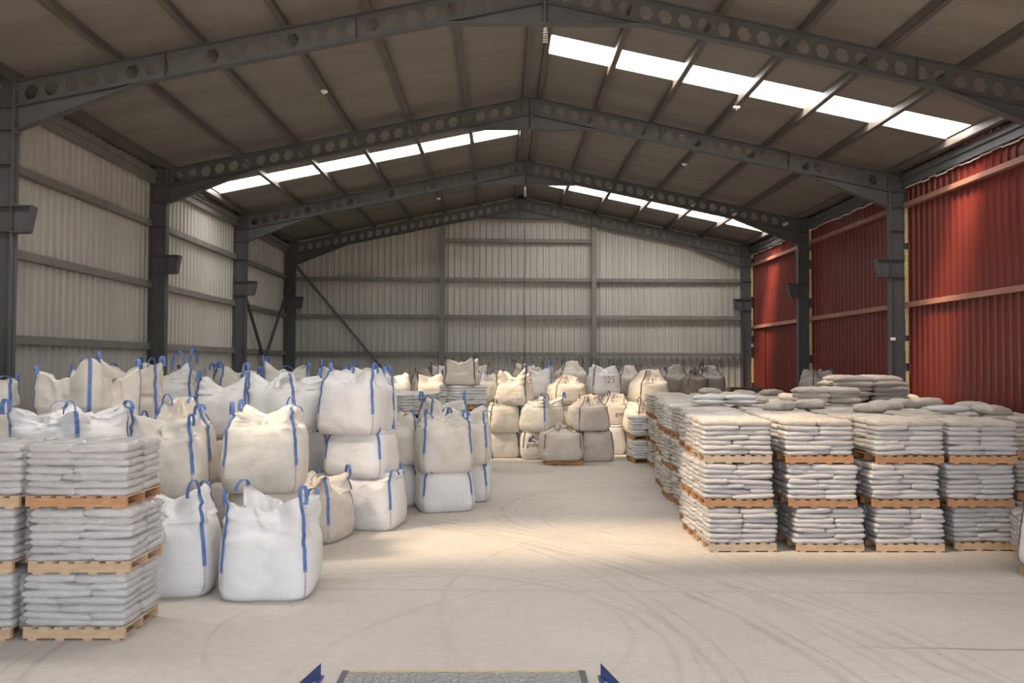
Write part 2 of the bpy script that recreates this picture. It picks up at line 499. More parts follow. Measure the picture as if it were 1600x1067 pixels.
# roof: one slab strip per metre, sky-light strips alternate from slope to slope
roof = thing('ceiling', 'brownish grey lined roof of the shed seen from below', 'roof', kind='structure')
SKYL = {-1: [9.75, 21.75], 1: [3.75, 15.78, 27.75]}      # left / right slope, start y
SW = 0.97
XE = {-1: XWL - .15, 1: XWR + .15}
pane_no = 0
for side in (-1, 1):
    xe = XE[side]
    cuts = []
    y = 0.75
    for s0 in SKYL[side] + [Y1 + .15]:
        n = max(1, round((s0 - y) / 1.0))
        for i in range(n):
            cuts.append((y + (s0 - y) * i / n, y + (s0 - y) * (i + 1) / n))
        y = s0 + SW
    for ya, yb in cuts:
        dz = rng.uniform(0, .008)
        z0, z1 = ZA + PUR + dz, ZA - SL * abs(xe - XA) + PUR + dz
        m = MB()
        xs = [XA, xe] if side > 0 else [xe, XA]
        zs = [z0, z1] if side > 0 else [z1, z0]
        m.prism([(xs[0], zs[0]), (xs[1], zs[1]), (xs[1], zs[1] + .1), (xs[0], zs[0] + .1)], ya, yb)
        m.build('roof_panel', 'roof', roof)
    for s0 in SKYL[side]:
        xi = XA + side * .26
        pane_no += 1
        n = 6
        sk = thing('skylight', ['translucent white skylight strip on the white-wall slope, %s' % ('out of view near the dock' if s0 < 15 else 'above the middle bay'),
                                'translucent white skylight strip on the red-wall slope, %s' % ('out of view near the dock' if s0 < 10 else 'largest one in view' if s0 < 20 else 'in the last bay by the gable wall')][side > 0],
                   'skylight', (XA, s0, 0))
        sk['kind'] = 'structure'
        za, zb = ZA + PUR - SL * .26, ZA + PUR - SL * abs(xe - XA)
        m = MB()
        x0, x1 = (xi - XA, 8.40) if side > 0 else (-8.40, xi - XA)
        zz = lambda x: ZA + PUR - SL * abs(x) + .03
        m.prism([(x0, zz(x0)), (x1, zz(x1)), (x1, zz(x1) + .012), (x0, zz(x0) + .012)], 0.0, SW)
        m.build('pane', 'pane', sk)
        # opaque ends: ridge flashing and eave strip
        for p0, p1 in ((0, xi - XA), (side * 8.40, xe - XA)):
            p0, p1 = min(p0, p1), max(p0, p1)
            m = MB()
            m.prism([(p0, zz(p0)), (p1, zz(p1)), (p1, zz(p1) + .08), (p0, zz(p0) + .08)], 0, SW)
            m.build('flashing', 'roof', sk)

# ridge flashing under the apex
m = MB()
m.prism([(XA - .17, ZA + PUR - .045), (XA, ZA + PUR - .01), (XA + .17, ZA + PUR - .045), (XA, ZA + PUR - .03)], 0.8, Y1)
tag(m.build('trim_1', 'roof'), 'ridge flashing along the roof peak', 'trim', kind='structure')

# purlins: along the shed, on top of the rafters
pn = 0
for side in (-1, 1):
    for i in range(7):
        off = .17 + 1.335 * i
        x = XA + side * (off if i < 6 else 8.44)
        zr = ZA - SL * abs(x - XA)
        m = MB()
        m.box(x - .032, x + .032, 0.9, Y1, zr + .005, zr + PUR - .006)
        m.box(x - .032, x + .075, 0.9, Y1, zr + .002, zr + .014)
        tag(m.build('purlin_beam', 'purlin'), 'brown-grey roof purlin, %s from the ridge on the %s-wall slope' % (ORD[i], 'white' if side < 0 else 'red'), 'purlin', 'roof purlins', 'structure')

# portal frames
H_R = 0.42          # rafter depth
def rafter(side, yf, far=False):
    xin = XL if side < 0 else XR
    Lh = abs(xin - XA)
    ca = 1 / math.hypot(1, SL)
    S = Lh / ca
    t = thing('rafter_beam', 'grey rafter with hexagonal web holes, %s frame, %s-wall half' % (FRN[yf], 'white' if side < 0 else 'red'), 'beam', (XA, yf, ZA), 0, 'portal frame rafters', 'structure')
    def P(s, d):                 # s along slope from ridge, d below the top face
        x = s * ca + d * SL * ca * 0
        return (side * x, -s * ca * SL - d)
    def poly(pts):
        return pts if side > 0 else pts[::-1]
    # web with hexagon holes
    p = 0.325
    n = int((S - .12) / p)
    m0 = (S - n * p) / 2
    hv, hs = 0.112, 0.116
    web = MB()
    dt, db = 0.012, H_R - .012
    mid = (dt + db) / 2
    for yy0 in (-.006, .006):
        for k in range(n):
            a, b, c = m0 + k * p, m0 + (k + 1) * p, m0 + (k + .5) * p
            if k == 0: a = 0
            if k == n - 1: b = S
            hx = [(c - hs, mid), (c - hs * .52, mid - hv), (c + hs * .52, mid - hv), (c + hs, mid), (c + hs * .52, mid + hv), (c - hs * .52, mid + hv)]
            up_ = [(a, mid), hx[0], hx[1], hx[2], hx[3], (b, mid), (b, dt), (a, dt)]
            lo = [(a, mid), (a, db), (b, db), (b, mid), hx[3], hx[4], hx[5], hx[0]]
            # fan-free split into quads for clean shading
            quads = [[(a, dt), (a, mid), hx[0], hx[1]], [(a, dt), hx[1], hx[2], (b, dt)], [hx[2], hx[3], (b, mid), (b, dt)],
                     [(a, mid), (a, db), hx[5], hx[0]], [(a, db), (b, db), hx[4], hx[5]], [hx[4], (b, db), (b, mid), hx[3]]]
            for q in quads:
                vs = [P(*w) for w in q]
                web.add([(x, yy0, z) for x, z in vs], [tuple(range(4))])
            if yy0 < 0:
                for j in range(6):
                    (s0, d0), (s1, d1) = hx[j], hx[(j + 1) % 6]
                    A, B = P(s0, d0), P(s1, d1)
                    web.add([(A[0], -.006, A[1]), (B[0], -.006, B[1]), (B[0], .006, B[1]), (A[0], .006, A[1])], [(0, 1, 2, 3)])
    web.build('web', 'steel', t)
    for d0, d1 in ((0, .014), (H_R - .014, H_R)):
        m = MB()
        m.prism(poly([P(0, d1), P(S, d1), P(S, d0), P(0, d0)]), -.085, .085)
        m.build('flange', 'steel', t)
    # eave haunch
    hl = 1.95
    dz = .36
    m = MB()
    m.prism(poly([P(S - hl, H_R), P(S, H_R + dz), P(S, H_R)]), -.006, .006)
    m.build('haunch', 'steel', t)
    m = MB()
    m.prism(poly([P(S - hl, H_R + .014), P(S, H_R + dz + .014), P(S, H_R + dz), P(S - hl, H_R)]), -.08, .08)
    m.build('haunch_flange', 'steel', t)
    # apex haunch: flat underside
    al = 1.6
    zb = -(al * ca * SL + H_R)
    m = MB()
    m.prism(poly([(0, zb), (side * al * ca, zb), (0, -H_R)]) if side > 0 else [(0, zb), (0, -H_R), (side * al * ca, zb)], -.006, .006)
    m.build('apex_haunch', 'steel', t)
    m = MB()
    x0, x1 = sorted((0, side * al * ca))
    m.box(x0, x1, -.08, .08, zb - .014, zb)
    m.build('haunch_flange', 'steel', t)
    m = MB()
    x0, x1 = sorted((0, side * .018))
    m.box(x0, x1, -.09, .09, zb - .02, .03)
    m.build('end_plate', 'steel', t)
    m = MB()
    x0, x1 = sorted((side * (Lh - .02), side * Lh))
    zt = -S * ca * SL
    m.box(x0, x1, -.095, .095, zt - H_R - dz - .06, zt + .02)
    m.build('end_plate', 'steel', t)
    # splice stiffener
    for ss in (S * .36, S * .72):
        m = MB()
        m.prism(poly([P(ss - .006, H_R - .014), P(ss + .006, H_R - .014), P(ss + .006, .014), P(ss - .006, .014)]), -.07, .07)
        m.build('stiffener', 'steel', t)
    if not far:
        for k in range(9):
            z = zt - .05 - k * .085
            m = MB()
            for yy in (-.05, .05):
                xb = side * (Lh - .03)
                m.box(xb - .014, xb + .014, yy - .014, yy + .014, z - .014, z + .014)
            m.build('bolt', 'steel', t)
    for k in range(7):
        z = -.04 - k * .105
        m = MB()
        for yy in (-.055, .055):
            xb = side * .026
            m.box(xb - .012, xb + .012, yy - .013, yy + .013, z - .013, z + .013)
        m.build('bolt', 'steel', t)

FRN = dict(zip(FR, ['dock-side', 'second', 'large overhead', 'middle', 'fourth', 'gable-end']))
def column(side, yf):
    xi, xo = (XL, XWL + .075) if side < 0 else (XR, XWR - .075)
    zt = ztop(xi) + .02
    t = thing('steel_column', 'dark grey steel column on the %s wall, %s frame' % ('white' if side < 0 else 'red', FRN[yf]), 'column', ((xi + xo) / 2, yf, 0), 0, 'portal frame columns', 'structure')
    hw = abs(xo - xi) / 2
    i = -side * hw           # local x of the inner flange
    m = MB(); m.box(-hw, hw, -.006, .006, 0, zt); m.build('web', 'steel', t)
    m = MB(); m.box(min(i, i + side * .018), max(i, i + side * .018), -.1, .1, 0, zt); m.build('flange', 'steel', t)
    m = MB(); m.box(min(-i, -i - side * .018), max(-i, -i - side * .018), -.1, .1, 0, zt); m.build('flange', 'steel', t)
    m = MB(); m.box(-hw, hw, -.1, .1, zt, zt + .015); m.build('cap_plate', 'steel', t)
    for z in (zt - .44, zt - .8, zt - 1.35, 5.16, 4.76):
        m = MB(); m.box(-hw + .018, hw - .018, -.095, .095, z - .007, z + .007); m.build('stiffener', 'steel', t)
    # corbel stub with a top plate
    L = .30
    br = thing('corbel', '', '')
    del br['label'], br['category']
    br.parent = t
    br.location = (i, 0, 0)
    sg = -side
    def px(a, b): return (min(sg * a, sg * b), max(sg * a, sg * b))
    m = MB(); m.prism([(0, 4.76), (sg * L * .72, 4.76), (sg * L, 5.16), (0, 5.16)] if sg > 0 else [(0, 4.76), (0, 5.16), (sg * L, 5.16), (sg * L * .72, 4.76)], -.006, .006); m.build('corbel_web', 'steel', br)
    m = MB(); m.box(*px(0, L), -.1, .1, 5.16, 5.178); m.build('corbel_plate', 'steel', br)
    m = MB(); m.box(*px(0, L * .72), -.1, .1, 4.745, 4.76); m.build('corbel_plate', 'steel', br)
    m = MB(); m.prism([(sg * L * .72, 4.76), (sg * (L * .72 + .016), 4.76), (sg * (L + .016), 5.16), (sg * L, 5.16)] if sg > 0 else [(sg * L * .72, 4.76), (sg * L, 5.16), (sg * (L + .016), 5.16), (sg * (L * .72 + .016), 4.76)], -.1, .1); m.build('corbel_end', 'steel', br)
    return t

for yf in FR:
    for side in (-1, 1):
        rafter(side, yf, yf > 20)
        column(side, yf)

# girts (rails) on the walls, bay by bay
def rail(name, mat, a, b, w, h, label, grp):
    m = MB()
    m.bar(a, b, w, h)
    m.bar((a[0], a[1], a[2] - h / 2 + .01), (b[0], b[1], b[2] - h / 2 + .01), w * 1.5, .016)
    tag(m.build(name, mat), label, 'wall rail', grp, 'structure')
for bay in range(5):
    ya, yb = FR[bay] + .1, FR[bay + 1] - .1
    for k, z in enumerate((3.07, 4.49, 5.90)):
        rail('girt_beam', 'girt', (XWL + .09, ya, z), (XWL + .09, yb, z), .1, .15,
             'grey horizontal rail on the white wall, %s one up, bay by the %s frame' % (('lowest', 'middle', 'top')[k], FRN[FR[bay + 1]]), 'white wall rails')
    for k, z in enumerate((4.10, 6.42)):
        rail('girt_beam', 'girt_red', (XWR - .09, ya, z), (XWR - .09, yb, z), .1, .12,
             'rust-brown rail across the red wall, %s one, bay by the %s frame' % (('lower', 'upper')[k], FRN[FR[bay + 1]]), 'red wall rails')
    # eave struts
    for side, xw in ((-1, XWL + .1), (1, XWR - .1)):
        m = MB()
        ze = ztop(xw)
        m.box(xw - .1, xw + .1, ya - .1, yb + .1, ze - .10, ze + .03)
        m.box(xw - side * .02 - .03, xw - side * .02 + .03, ya - .1, yb + .1, ze - .26, ze - .10)
        tag(m.build('eave_beam', 'girt' if side < 0 else 'steel'), 'grey eave strut over the %s wall, bay by the %s frame' % ('white' if side < 0 else 'red', FRN[FR[bay + 1]]), 'eave beam', 'eave struts', 'structure')
        if side > 0 and bay >= 2:
            rj = random.Random(bay)
            m = MB()
            yy = ya
            while yy < yb:
                l = rj.uniform(.15, .4)
                dz = rj.uniform(-.02, .02)
                m.box(xw + .005, xw + .02, yy, min(yb, yy + l), ze - .30 + dz, ze - .275 + dz)
                yy += l
            tag(m.build('trim_%d' % (bay + 2), 'paper'), 'ragged pale sealing edge along the top of the red wall', 'trim', 'red wall edge seals', 'structure')
# yellow foam beside the red-wall columns
for yf in FR[2:]:
    rj = random.Random(int(yf * 10))
    m = MB()
    z = 1.6
    while z < 6.9:
        h = rj.uniform(.08, .3)
        if rj.random() < .72:
            w = rj.uniform(.006, .028)
            m.box(XWR - .11 - w, XWR - .06, yf - .13 - w * .5, yf - .10, z, z + h)
        z += h
    f = m.build('foam_strip_trim', 'foam')
    tag(f, 'crumbly yellow foam strip beside the red-wall column, %s frame' % FRN[yf], 'trim', 'sealing foam strips', 'structure')

# gable wall posts and rails
YG = Y1 - .16
for k, (x, zt) in enumerate(((-2.26, ztop(-2.26) - .45), (3.46, ztop(3.46) - .45))):
    t = thing('wind_column', 'grey upright post on the gable wall, %s one' % ('white-wall-side' if k == 0 else 'red-wall-side'), 'column', (x, YG - .02, 0), 0, 'gable wall posts', 'structure')
    m = MB(); m.box(-.006, .006, -.12, .06, 0, zt); m.build('web', 'girt', t)
    m = MB(); m.box(-.09, .09, -.13, -.118, 0, zt); m.build('flange', 'girt', t)
    m = MB(); m.box(-.09, .09, .05, .062, 0, zt); m.build('flange', 'girt', t)
segs = [(XL - .0, -2.36), (-2.16, 3.36), (3.56, XR)]
for i, (a, b) in enumerate(segs):
    zs = [3.07, 4.47, 5.87] + ([7.35] if i == 1 else [])
    for k, z in enumerate(zs):
        rail('girt_beam', 'girt', (a, YG - .02, z), (b, YG - .02, z), .1, .14,
             'grey rail on the gable wall, %s up, %s panel' % (('lowest', 'second', 'third', 'topmost')[k], ('white-wall-side', 'central', 'red-wall-side')[i]), 'gable wall rails')
m = MB()
m.bar((XL + .02, YG - .2, 6.35), (-4.3, YG - .2, 2.3), .09, .09)
tag(m.build('brace_beam', 'steel'), 'grey diagonal brace across the gable wall beside the corner column', 'brace', kind='structure')
for a, b, w in (((XWL + .22, 25.45, 5.1), (XWL + .22, 28.6, 2.2), 'steeper'), ((XWL + .3, 30.9, 5.7), (XWL + .3, 27.0, 2.2), 'longer')):
    m = MB(); m.bar(a, b, .08, .08)
    tag(m.build('brace_beam', 'steel'), 'dark crossing brace rod in the last white-wall bay, %s one' % w, 'brace', kind='structure')
# red door leaf edge in the last red bay and the hanging cable on the gable wall
m = MB()
m.box(XWR - .06, XWR - .02, 29.6, 29.7, 0, 4.05)
m.box(XWR - .06, XWR - .02, 30.9, 30.98, 0, 4.05)
m.box(XWR - .055, XWR - .03, 29.7, 30.9, 0, 4.0)
tag(m.build('door_1', 'red'), 'flush red metal door in the red wall near the gable', 'door', kind='structure')
m = MB()
m.tube([(0.85 + .03 * math.sin(z * 2.1), YG - .12, z) for z in np.linspace(7.9, 2.2, 30)], .012, 6)
tag(m.build('hanging_cable', 'dark_brown'), 'thin dark cable hanging down the gable wall', 'cable')
m = MB()
m.box(-.55, .55, -.3, .3, 0, .03); m.box(-.55, .55, -.3, -.28, 0, .35); m.box(-.55, .55, .28, .3, 0, .35); m.box(-.55, -.53, -.3, .3, 0, .35); m.box(.53, .55, -.3, .3, 0, .35); m.box(-.5, .5, -.27, .27, .03, .3)
hb = thing('brown_crate', 'dark brown open box beside the red door', 'crate', (8.6, 29.4, 1.55))
m.build('crate_shell', 'dark_brown', hb)
m = MB(); m.box(-.5, .5, -.25, .25, -1.55, 0); m.build('crate_stand', 'dark_brown', hb)

# lamps under the ridge and detectors on the purlins
def bulb_lamp(loc, label, z_drop):
    t = thing('ridge_lamp', label, 'lamp', loc, group='ridge lamps')
    m = MB(); m.tube([(0, 0, 0), (0, 0, -z_drop)], .008, 6); m.build('lamp_cord', 'dark_brown', t)
    m = MB(); m.lathe([(.01, 0), (.03, -.01), (.03, -.09), (.022, -.10)], 12, (0, 0, -z_drop)); m.build('socket', 'white_plastic', t)
    m = MB()
    pts = [(.035 * math.cos(a), .035 * math.sin(a), -z_drop - .10 - .19 * a / (10 * math.pi)) for a in np.linspace(0, 10 * math.pi, 80)]
    m.tube(pts, .008, 6); m.build('spiral_tube', 'white_plastic', t, True)
bulb_lamp((XA + .02, 13.34, 8.22), 'spiral bulb lamp hanging under the peak of the large overhead frame', .02)
bulb_lamp((XA + .02, 25.05, 8.62), 'spiral bulb lamp on a long cord under the peak of the fourth frame', .55)
for (x, y, lb) in ((XA - 1.335 * 3 - .17, 16.2, 'small white round detector on a purlin ahead of the middle frame'), (XA - 1.335 * 2 - .17, 28.1, 'small white round detector on a purlin near the gable'),
                   (XA + .17 + 1.335 * 3, 21.9, 'small white round detector on a purlin of the red-wall slope beyond the middle frame'), (XA + .17 + 1.335 * 3, 17.0, 'small white round detector under the largest skylight')):
    t = thing('smoke_detector', lb, 'detector', (x, y, ztop(x)), group='roof detectors')
    m = MB(); m.lathe([(.03, .004), (.07, 0), (.075, -.025), (.05, -.05), (.02, -.055)], 16); m.build('detector_body', 'white_plastic', t, True)
    m = MB(); m.lathe([(.012, -.055), (.012, -.075), (.004, -.08)], 10); m.build('sensor_tip', 'white_plastic', t)
# small white notice on the red-wall column
m = MB(); m.box(-.06, .06, -.005, 0, 0, .07)
nb = m.build('paper_tag', 'paper'); nb.location = (XR + .03, 19.105, 3.28)
tag(nb, 'small white tag stuck on the red-wall column of the middle frame', 'tag')

# dock leveller at the bottom of the view
dk = thing('dock_leveller', 'steel tread-plate dock leveller set in the floor at the dock edge', 'dock plate', (-.32, 7.28, 0))
m = MB(); m.box(-1.0, 1.0, -2.6, 0, .004, .028); m.build('deck_plate', 'plate', dk)
for i in range(26):
    x = -.92 + i * .0735
    m = MB(); m.box(x - .006, x + .006, -2.5, -.04, .028, .034); m.build('tread_rib', 'plate', dk)
m = MB(); m.box(-1.06, -1.0, -2.6, .06, .0, .02); m.build('edge_angle', 'steel', dk)
m = MB(); m.box(1.0, 1.06, -2.6, .06, .0, .02); m.build('edge_angle', 'steel', dk)
m = MB(); m.box(-1.0, 1.0, .0, .06, .0, .02); m.build('edge_angle', 'foam', dk)
for s in (-1, 1):
    g = thing('bumper_wing', 'blue painted flared guard plate beside the dock leveller, %s-wall side' % ('white' if s < 0 else 'red'), 'guard', (-.34 + s * 1.2, 7.2, 0), group='dock guards')
    m = MB()
    a = [(0, 0, 0), (0, 0, .10), (s * .14, -.25, 0)]
    th = .012
    m.add([(0, 0, 0), (0, 0, .13), (s * .18, -.32, .02), (s * .18, -.32, 0), (0, th, 0), (0, th, .13), (s * .18, -.32 + th, .02), (s * .18, -.32 + th, 0)],
          [(0, 1, 2, 3), (7, 6, 5, 4), (0, 4, 5, 1), (1, 5, 6, 2), (2, 6, 7, 3), (3, 7, 4, 0)])
    m.build('guard_plate', 'blue_paint', g)
    m = MB(); m.box(-.02, .02, -.3, .05, 0, .012); m.build('guard_foot', 'blue_paint', g)

# ------------------------------------------------------------------ sacks and pallets
def sack_mesh(seed, mat, nx=14, ny=10, flat=False, pillow=False):
    """filled plastic sack, unit 1 x 1 x 1 (scaled on placing), pinched ends, crimped rim"""
    r = random.Random(seed)
    ox, oy = r.uniform(0, 50), r.uniform(0, 50)
    top, bot = [], []
    for j in range(ny + 1):
        for i in range(nx + 1):
            u, v = -1 + 2 * i / nx, -1 + 2 * j / ny
            u, v = math.copysign(1 - (1 - abs(u)) ** 2.2, u), math.copysign(1 - (1 - abs(v)) ** 2.2, v)
            t = max(0.0, (1 - abs(u) ** 12) * (1 - abs(v) ** 10)) ** 0.45
            if pillow:
                t = max(0.0, (1 - abs(u) ** 4) * (1 - abs(v) ** 4.5)) ** 0.52
            k = noise.noise(Vector((u * 1.3 + ox, v * 1.3 + oy, 0)))
            k2 = noise.noise(Vector((u * 4 + ox, v * 3 + oy, 3)))
            x = u * .5 * (1 - .05 * v * v) + .026 * k2
            y = v * .5 * (1 - .06 * u * u) + .03 * k + .012 * k2
            h = t * (.5 + .12 * k + .10 * k2)
            mid = .2 * noise.noise(Vector((u * 2 + oy, v * 2 + ox, 7))) * (1 - t)
            if flat:
                mid *= 2
            top.append((x, y, mid + h))
            bot.append((x, y, mid - (t * (.5 - .10 * k2 + .06 * k))))
    n1 = nx + 1
    idx = lambda i, j: j * n1 + i
    N = len(top)
    rim = {idx(i, j) for i in range(n1) for j in range(ny + 1) if i in (0, nx) or j in (0, ny)}
    remap, vs = {}, list(top)
    for k in range(N):
        if k in rim:
            remap[k] = k
        else:
            remap[k] = len(vs)
            vs.append(bot[k])
    fs = []
    for j in range(ny):
        for i in range(nx):
            q = (idx(i, j), idx(i + 1, j), idx(i + 1, j + 1), idx(i, j + 1))
            fs.append(q)
            fs.append(tuple(remap[a] for a in q[::-1]))
    me = bpy.data.meshes.new('sack')
    me.from_pydata(vs, [], fs)
    me.materials.append(M[mat])
    me.shade_smooth()
    return me

SACK = {}
def sack(mat, k):
    if (mat, k) not in SACK:
        SACK[mat, k] = sack_mesh(k * 7 + 3, mat)
    return SACK[mat, k]

PW, PD, PH = .98, .80, .126         # pallet
LT = .071                           # sack layer
def board(w, d, h, mat):
    key = ('b', round(w, 3), round(d, 3), round(h, 3), mat)
    if key not in SACK:
        m = MB(); m.box(-w / 2, w / 2, -d / 2, d / 2, 0, h)
        SACK[key] = m.mesh('board', mat)
    return SACK[key]

def pallet_boxes():
    out = []
    for y in (-PD / 2 + .025, 0, PD / 2 - .025):
        out.append(('stringer', 0, y, .02, PW, .05, .086))
    n = 7
    for i in range(n):
        out.append(('deck_board', -PW / 2 + .045 + i * (PW - .09) / (n - 1), 0, .106, .085, PD, .02))
    for i in range(4):
        out.append(('bottom_board', -PW / 2 + .09 + i * (PW - .18) / 3, 0, 0, .085, PD, .02))
    return out
PBOX = pallet_boxes()
PAL = {}
def pallet_merged(mat):
    if mat not in PAL:
        m = MB()
        for n, x, y, z, w, d, h in PBOX:
            m.box(x - w / 2, x + w / 2, y - d / 2, y + d / 2, z, z + h)
        PAL[mat] = m.mesh('pallet', mat)
    return PAL[mat]

def put_pallet(parent, mat, detail):
    if detail >= 2:
        p = bpy.data.objects.new('pallet', None)
        p.empty_display_size = .1
        col.objects.link(p)
        p.parent = parent
        for n, x, y, z, w, d, h in PBOX:
            link(n, board(w, d, h, mat), p, (x, y, z))
    else:
        link('pallet', pallet_merged(mat), parent)

CORE = {}
def core_mesh(mat, layers):
    key = (mat, layers)
    if key not in CORE:
        m = MB()
        r = random.Random(5)
        for k in range(layers):
            z = PH + k * LT
            e = r.uniform(-.01, .01)
            for s in (-1, 1):
                x0, x1 = (-PW / 2, -.005) if s < 0 else (.005, PW / 2)
                a, b = .03, .0
                vs = []
                for zz, ins in ((z + .004, .03), (z + LT * .25, .006), (z + LT * .75, .006), (z + LT - .004, .03)):
                    vs += [(x0 + ins + e, -PD / 2 + ins, zz), (x1 - ins + e, -PD / 2 + ins, zz), (x1 - ins + e, PD / 2 - ins, zz), (x0 + ins + e, PD / 2 - ins, zz)]
                fs = [(3, 2, 1, 0), (12, 13, 14, 15)] + [(4 * i + j, 4 * i + (j + 1) % 4, 4 * i + 4 + (j + 1) % 4, 4 * i + 4 + j) for i in range(3) for j in range(4)]
                m.add(vs, fs)
        CORE[key] = m.mesh('sack_core', mat)
    return CORE[key]

def mat_film():
    m = bpy.data.materials.new('clear_stretch_film')
    m.use_nodes = True
    nt = m.node_tree
    b = nt.nodes['Principled BSDF']
    out = nt.nodes['Material Output']
    b.inputs['Base Color'].default_value = (0.82, 0.81, 0.79, 1)
    b.inputs['Roughness'].default_value = 0.16
    b.inputs['Specular IOR Level'].default_value = 0.9
    tc = nd(nt, 'ShaderNodeTexCoord')
    mp = nd(nt, 'ShaderNodeMapping')
    mp.inputs['Rotation'].default_value = (0.5, 0.5, 0)
    mp.inputs['Scale'].default_value = (1.8, 1.8, 6)
    nt.links.new(tc.outputs['Object'], mp.inputs[0])
    n = nd(nt, 'ShaderNodeTexNoise', i_Scale=2.0, i_Detail=4.0, i_Distortion=1.5)
    nt.links.new(mp.outputs[0], n.inputs['Vector'])
    bp = nd(nt, 'ShaderNodeBump', i_Strength=0.8, i_Distance=0.02)
    nt.links.new(n.outputs['Fac'], bp.inputs['Height'])
    nt.links.new(bp.outputs[0], b.inputs['Normal'])
    tr = nd(nt, 'ShaderNodeBsdfTransparent')
    mx = nd(nt, 'ShaderNodeMixShader')
    f = ramp(nt, n.outputs['Fac'], [(0.38, (0.05,) * 3), (0.72, (0.33,) * 3)])
    nt.links.new(f, mx.inputs[0])
    nt.links.new(tr.outputs[0], mx.inputs[1])
    nt.links.new(b.outputs[0], mx.inputs[2])
    nt.links.new(mx.outputs[0], out.inputs[0])
    return m
M['film'] = mat_film()
def film_mesh(seed):
    NZ, per = 24, 18
    sx = seed * 3.7
    ring0 = []
    hw, hd, rc = PW / 2 + .028, PD / 2 + .028, .035
    for cx, cy, a0 in ((hw - rc, hd - rc, 0), (-hw + rc, hd - rc, 90), (-hw + rc, -hd + rc, 180), (hw - rc, -hd + rc, 270)):
        for i in range(4):
            a = math.radians(a0 + 30 * i)
            ring0.append((cx + rc * math.cos(a), cy + rc * math.sin(a), math.cos(a), math.sin(a)))
        # straight run to the next corner
        nxt = {0: (-hw + rc, hd), 90: (-hw, -hd + rc), 180: (hw - rc, -hd), 270: (hw, hd - rc)}[a0]
        px, py, qx, qy = ring0[-1]
        for i in range(1, per):
            t = i / per
            ring0.append((px + (nxt[0] - px) * t, py + (nxt[1] - py) * t, qx, qy))
    n = len(ring0)
    vs, fs = [], []
    ztop_ = PH + 7 * LT + .018
    for j in range(NZ + 3):
        for (x, y, nx_, ny_) in ring0:
            if j <= NZ:
                z = PH * .96 + (ztop_ - PH * .96) * j / NZ
                ph = (z - PH) / LT * 2 * math.pi
                o = .007 * -math.cos(ph) * (z > PH) + .016 * noise.noise(Vector((x * 3 + sx, y * 3, z * 5)))
                vs.append((x + nx_ * o, y + ny_ * o, z))
            else:
                k = (1 - .09 * (j - NZ))
                o = .012 * noise.noise(Vector((x * 4 + sx, y * 4, j)))
                vs.append((x * k, y * k, ztop_ + .006 * (j - NZ) + o * .5 + .010))
    for j in range(NZ + 2):
        for i in range(n):
            fs.append((j * n + i, j * n + (i + 1) % n, (j + 1) * n + (i + 1) % n, (j + 1) * n + i))
    m = MB(); m.add(vs, fs)
    return m.mesh('stretch_film', 'film', True)
FILM = {}
def wrap(load, k):
    if k not in FILM:
        FILM[k] = film_mesh(k)
    o = link('stretch_film', FILM[k], load)
    o['label'] = 'clear glossy stretch film wrapped round the sacks'
load_rng = random.Random(77)
def sack_load(loc, rz, mat, wood, label, detail=2, layers=7, group=None, top_mat=None):
    r = load_rng
    t = thing('sack_load', label, 'sack load', loc, rz, group)
    put_pallet(t, wood, detail)
    if detail == 0:
        c = link('sack_core', core_mesh(mat, layers - 1), t)
        c['kind'] = 'stuff'
    for k in range(layers):
        if detail == 0 and k < layers - 1:
            continue
        z = PH + (k + .5) * LT
        for half in (-1, 1):
            f = r.choice((.34, .42, .47, .5, .53, .58, .66))
            for q in (0, 1):
                w = PW * (f if q == 0 else 1 - f)
                cx = -PW / 2 + (w / 2 if q == 0 else PW - w / 2)
                d = PD / 2 * .97
                o = link('sack', sack(top_mat if top_mat and k == layers - 1 else mat, r.randrange(6)), t,
                         (cx + r.uniform(-.012, .012), half * d / 2 + half * r.uniform(-.008, .016), z + r.uniform(-.003, .003)),
                         (r.uniform(-.035, .035), (-.015 if q else .015) + r.uniform(-.035, .035), r.uniform(-.04, .04) + (math.pi if r.random() < .5 else 0)),
                         (w * r.uniform(1.02, 1.12), d * r.uniform(1.04, 1.10), LT * (1.17 if k < layers - 1 else 1.4)))
    return t
TIER = PH + 7 * LT + .012

# ------------------------------------------------------------------ bulk bags
STY = {   # peak, side lift, inward pull at sides / corners, crown height
    'peaked': (.36, .15, .30, .10, .10),
    'tall': (.60, .42, .16, .05, .06),
    'open': (.40, .24, .25, .05, .04),
    'gathered': (.30, .22, .62, .50, .40),
    'knot': (.20, .18, .80, .76, .46),
    'slack': (.30, .12, .45, .20, .22),
    'flat': (.05, .02, .10, .04, .0),
}
def ribbon(mb, pts, side, w, th=.005):
    """strip along pts; side[i] = unit width direction"""
    n = len(pts)
    vs = []
    for i, p in enumerate(pts):
        t = (pts[min(i + 1, n - 1)] - pts[max(i - 1, 0)])
        t = t.normalized() if t.length > 1e-6 else Vector((0, 0, 1))
        s = side[i]
        nn = t.cross(s)
        nn = nn.normalized() if nn.length > 1e-6 else Vector((1, 0, 0))
        vs += [p - s * w / 2 - nn * th / 2, p + s * w / 2 - nn * th / 2, p + s * w / 2 + nn * th / 2, p - s * w / 2 + nn * th / 2]
    fs = [(4 * i + k, 4 * i + (k + 1) % 4, 4 * i + 4 + (k + 1) % 4, 4 * i + 4 + k) for i in range(n - 1) for k in range(4)]
    fs += [(3, 2, 1, 0), tuple(4 * (n - 1) + k for k in range(4))]
    mb.add(vs, fs)

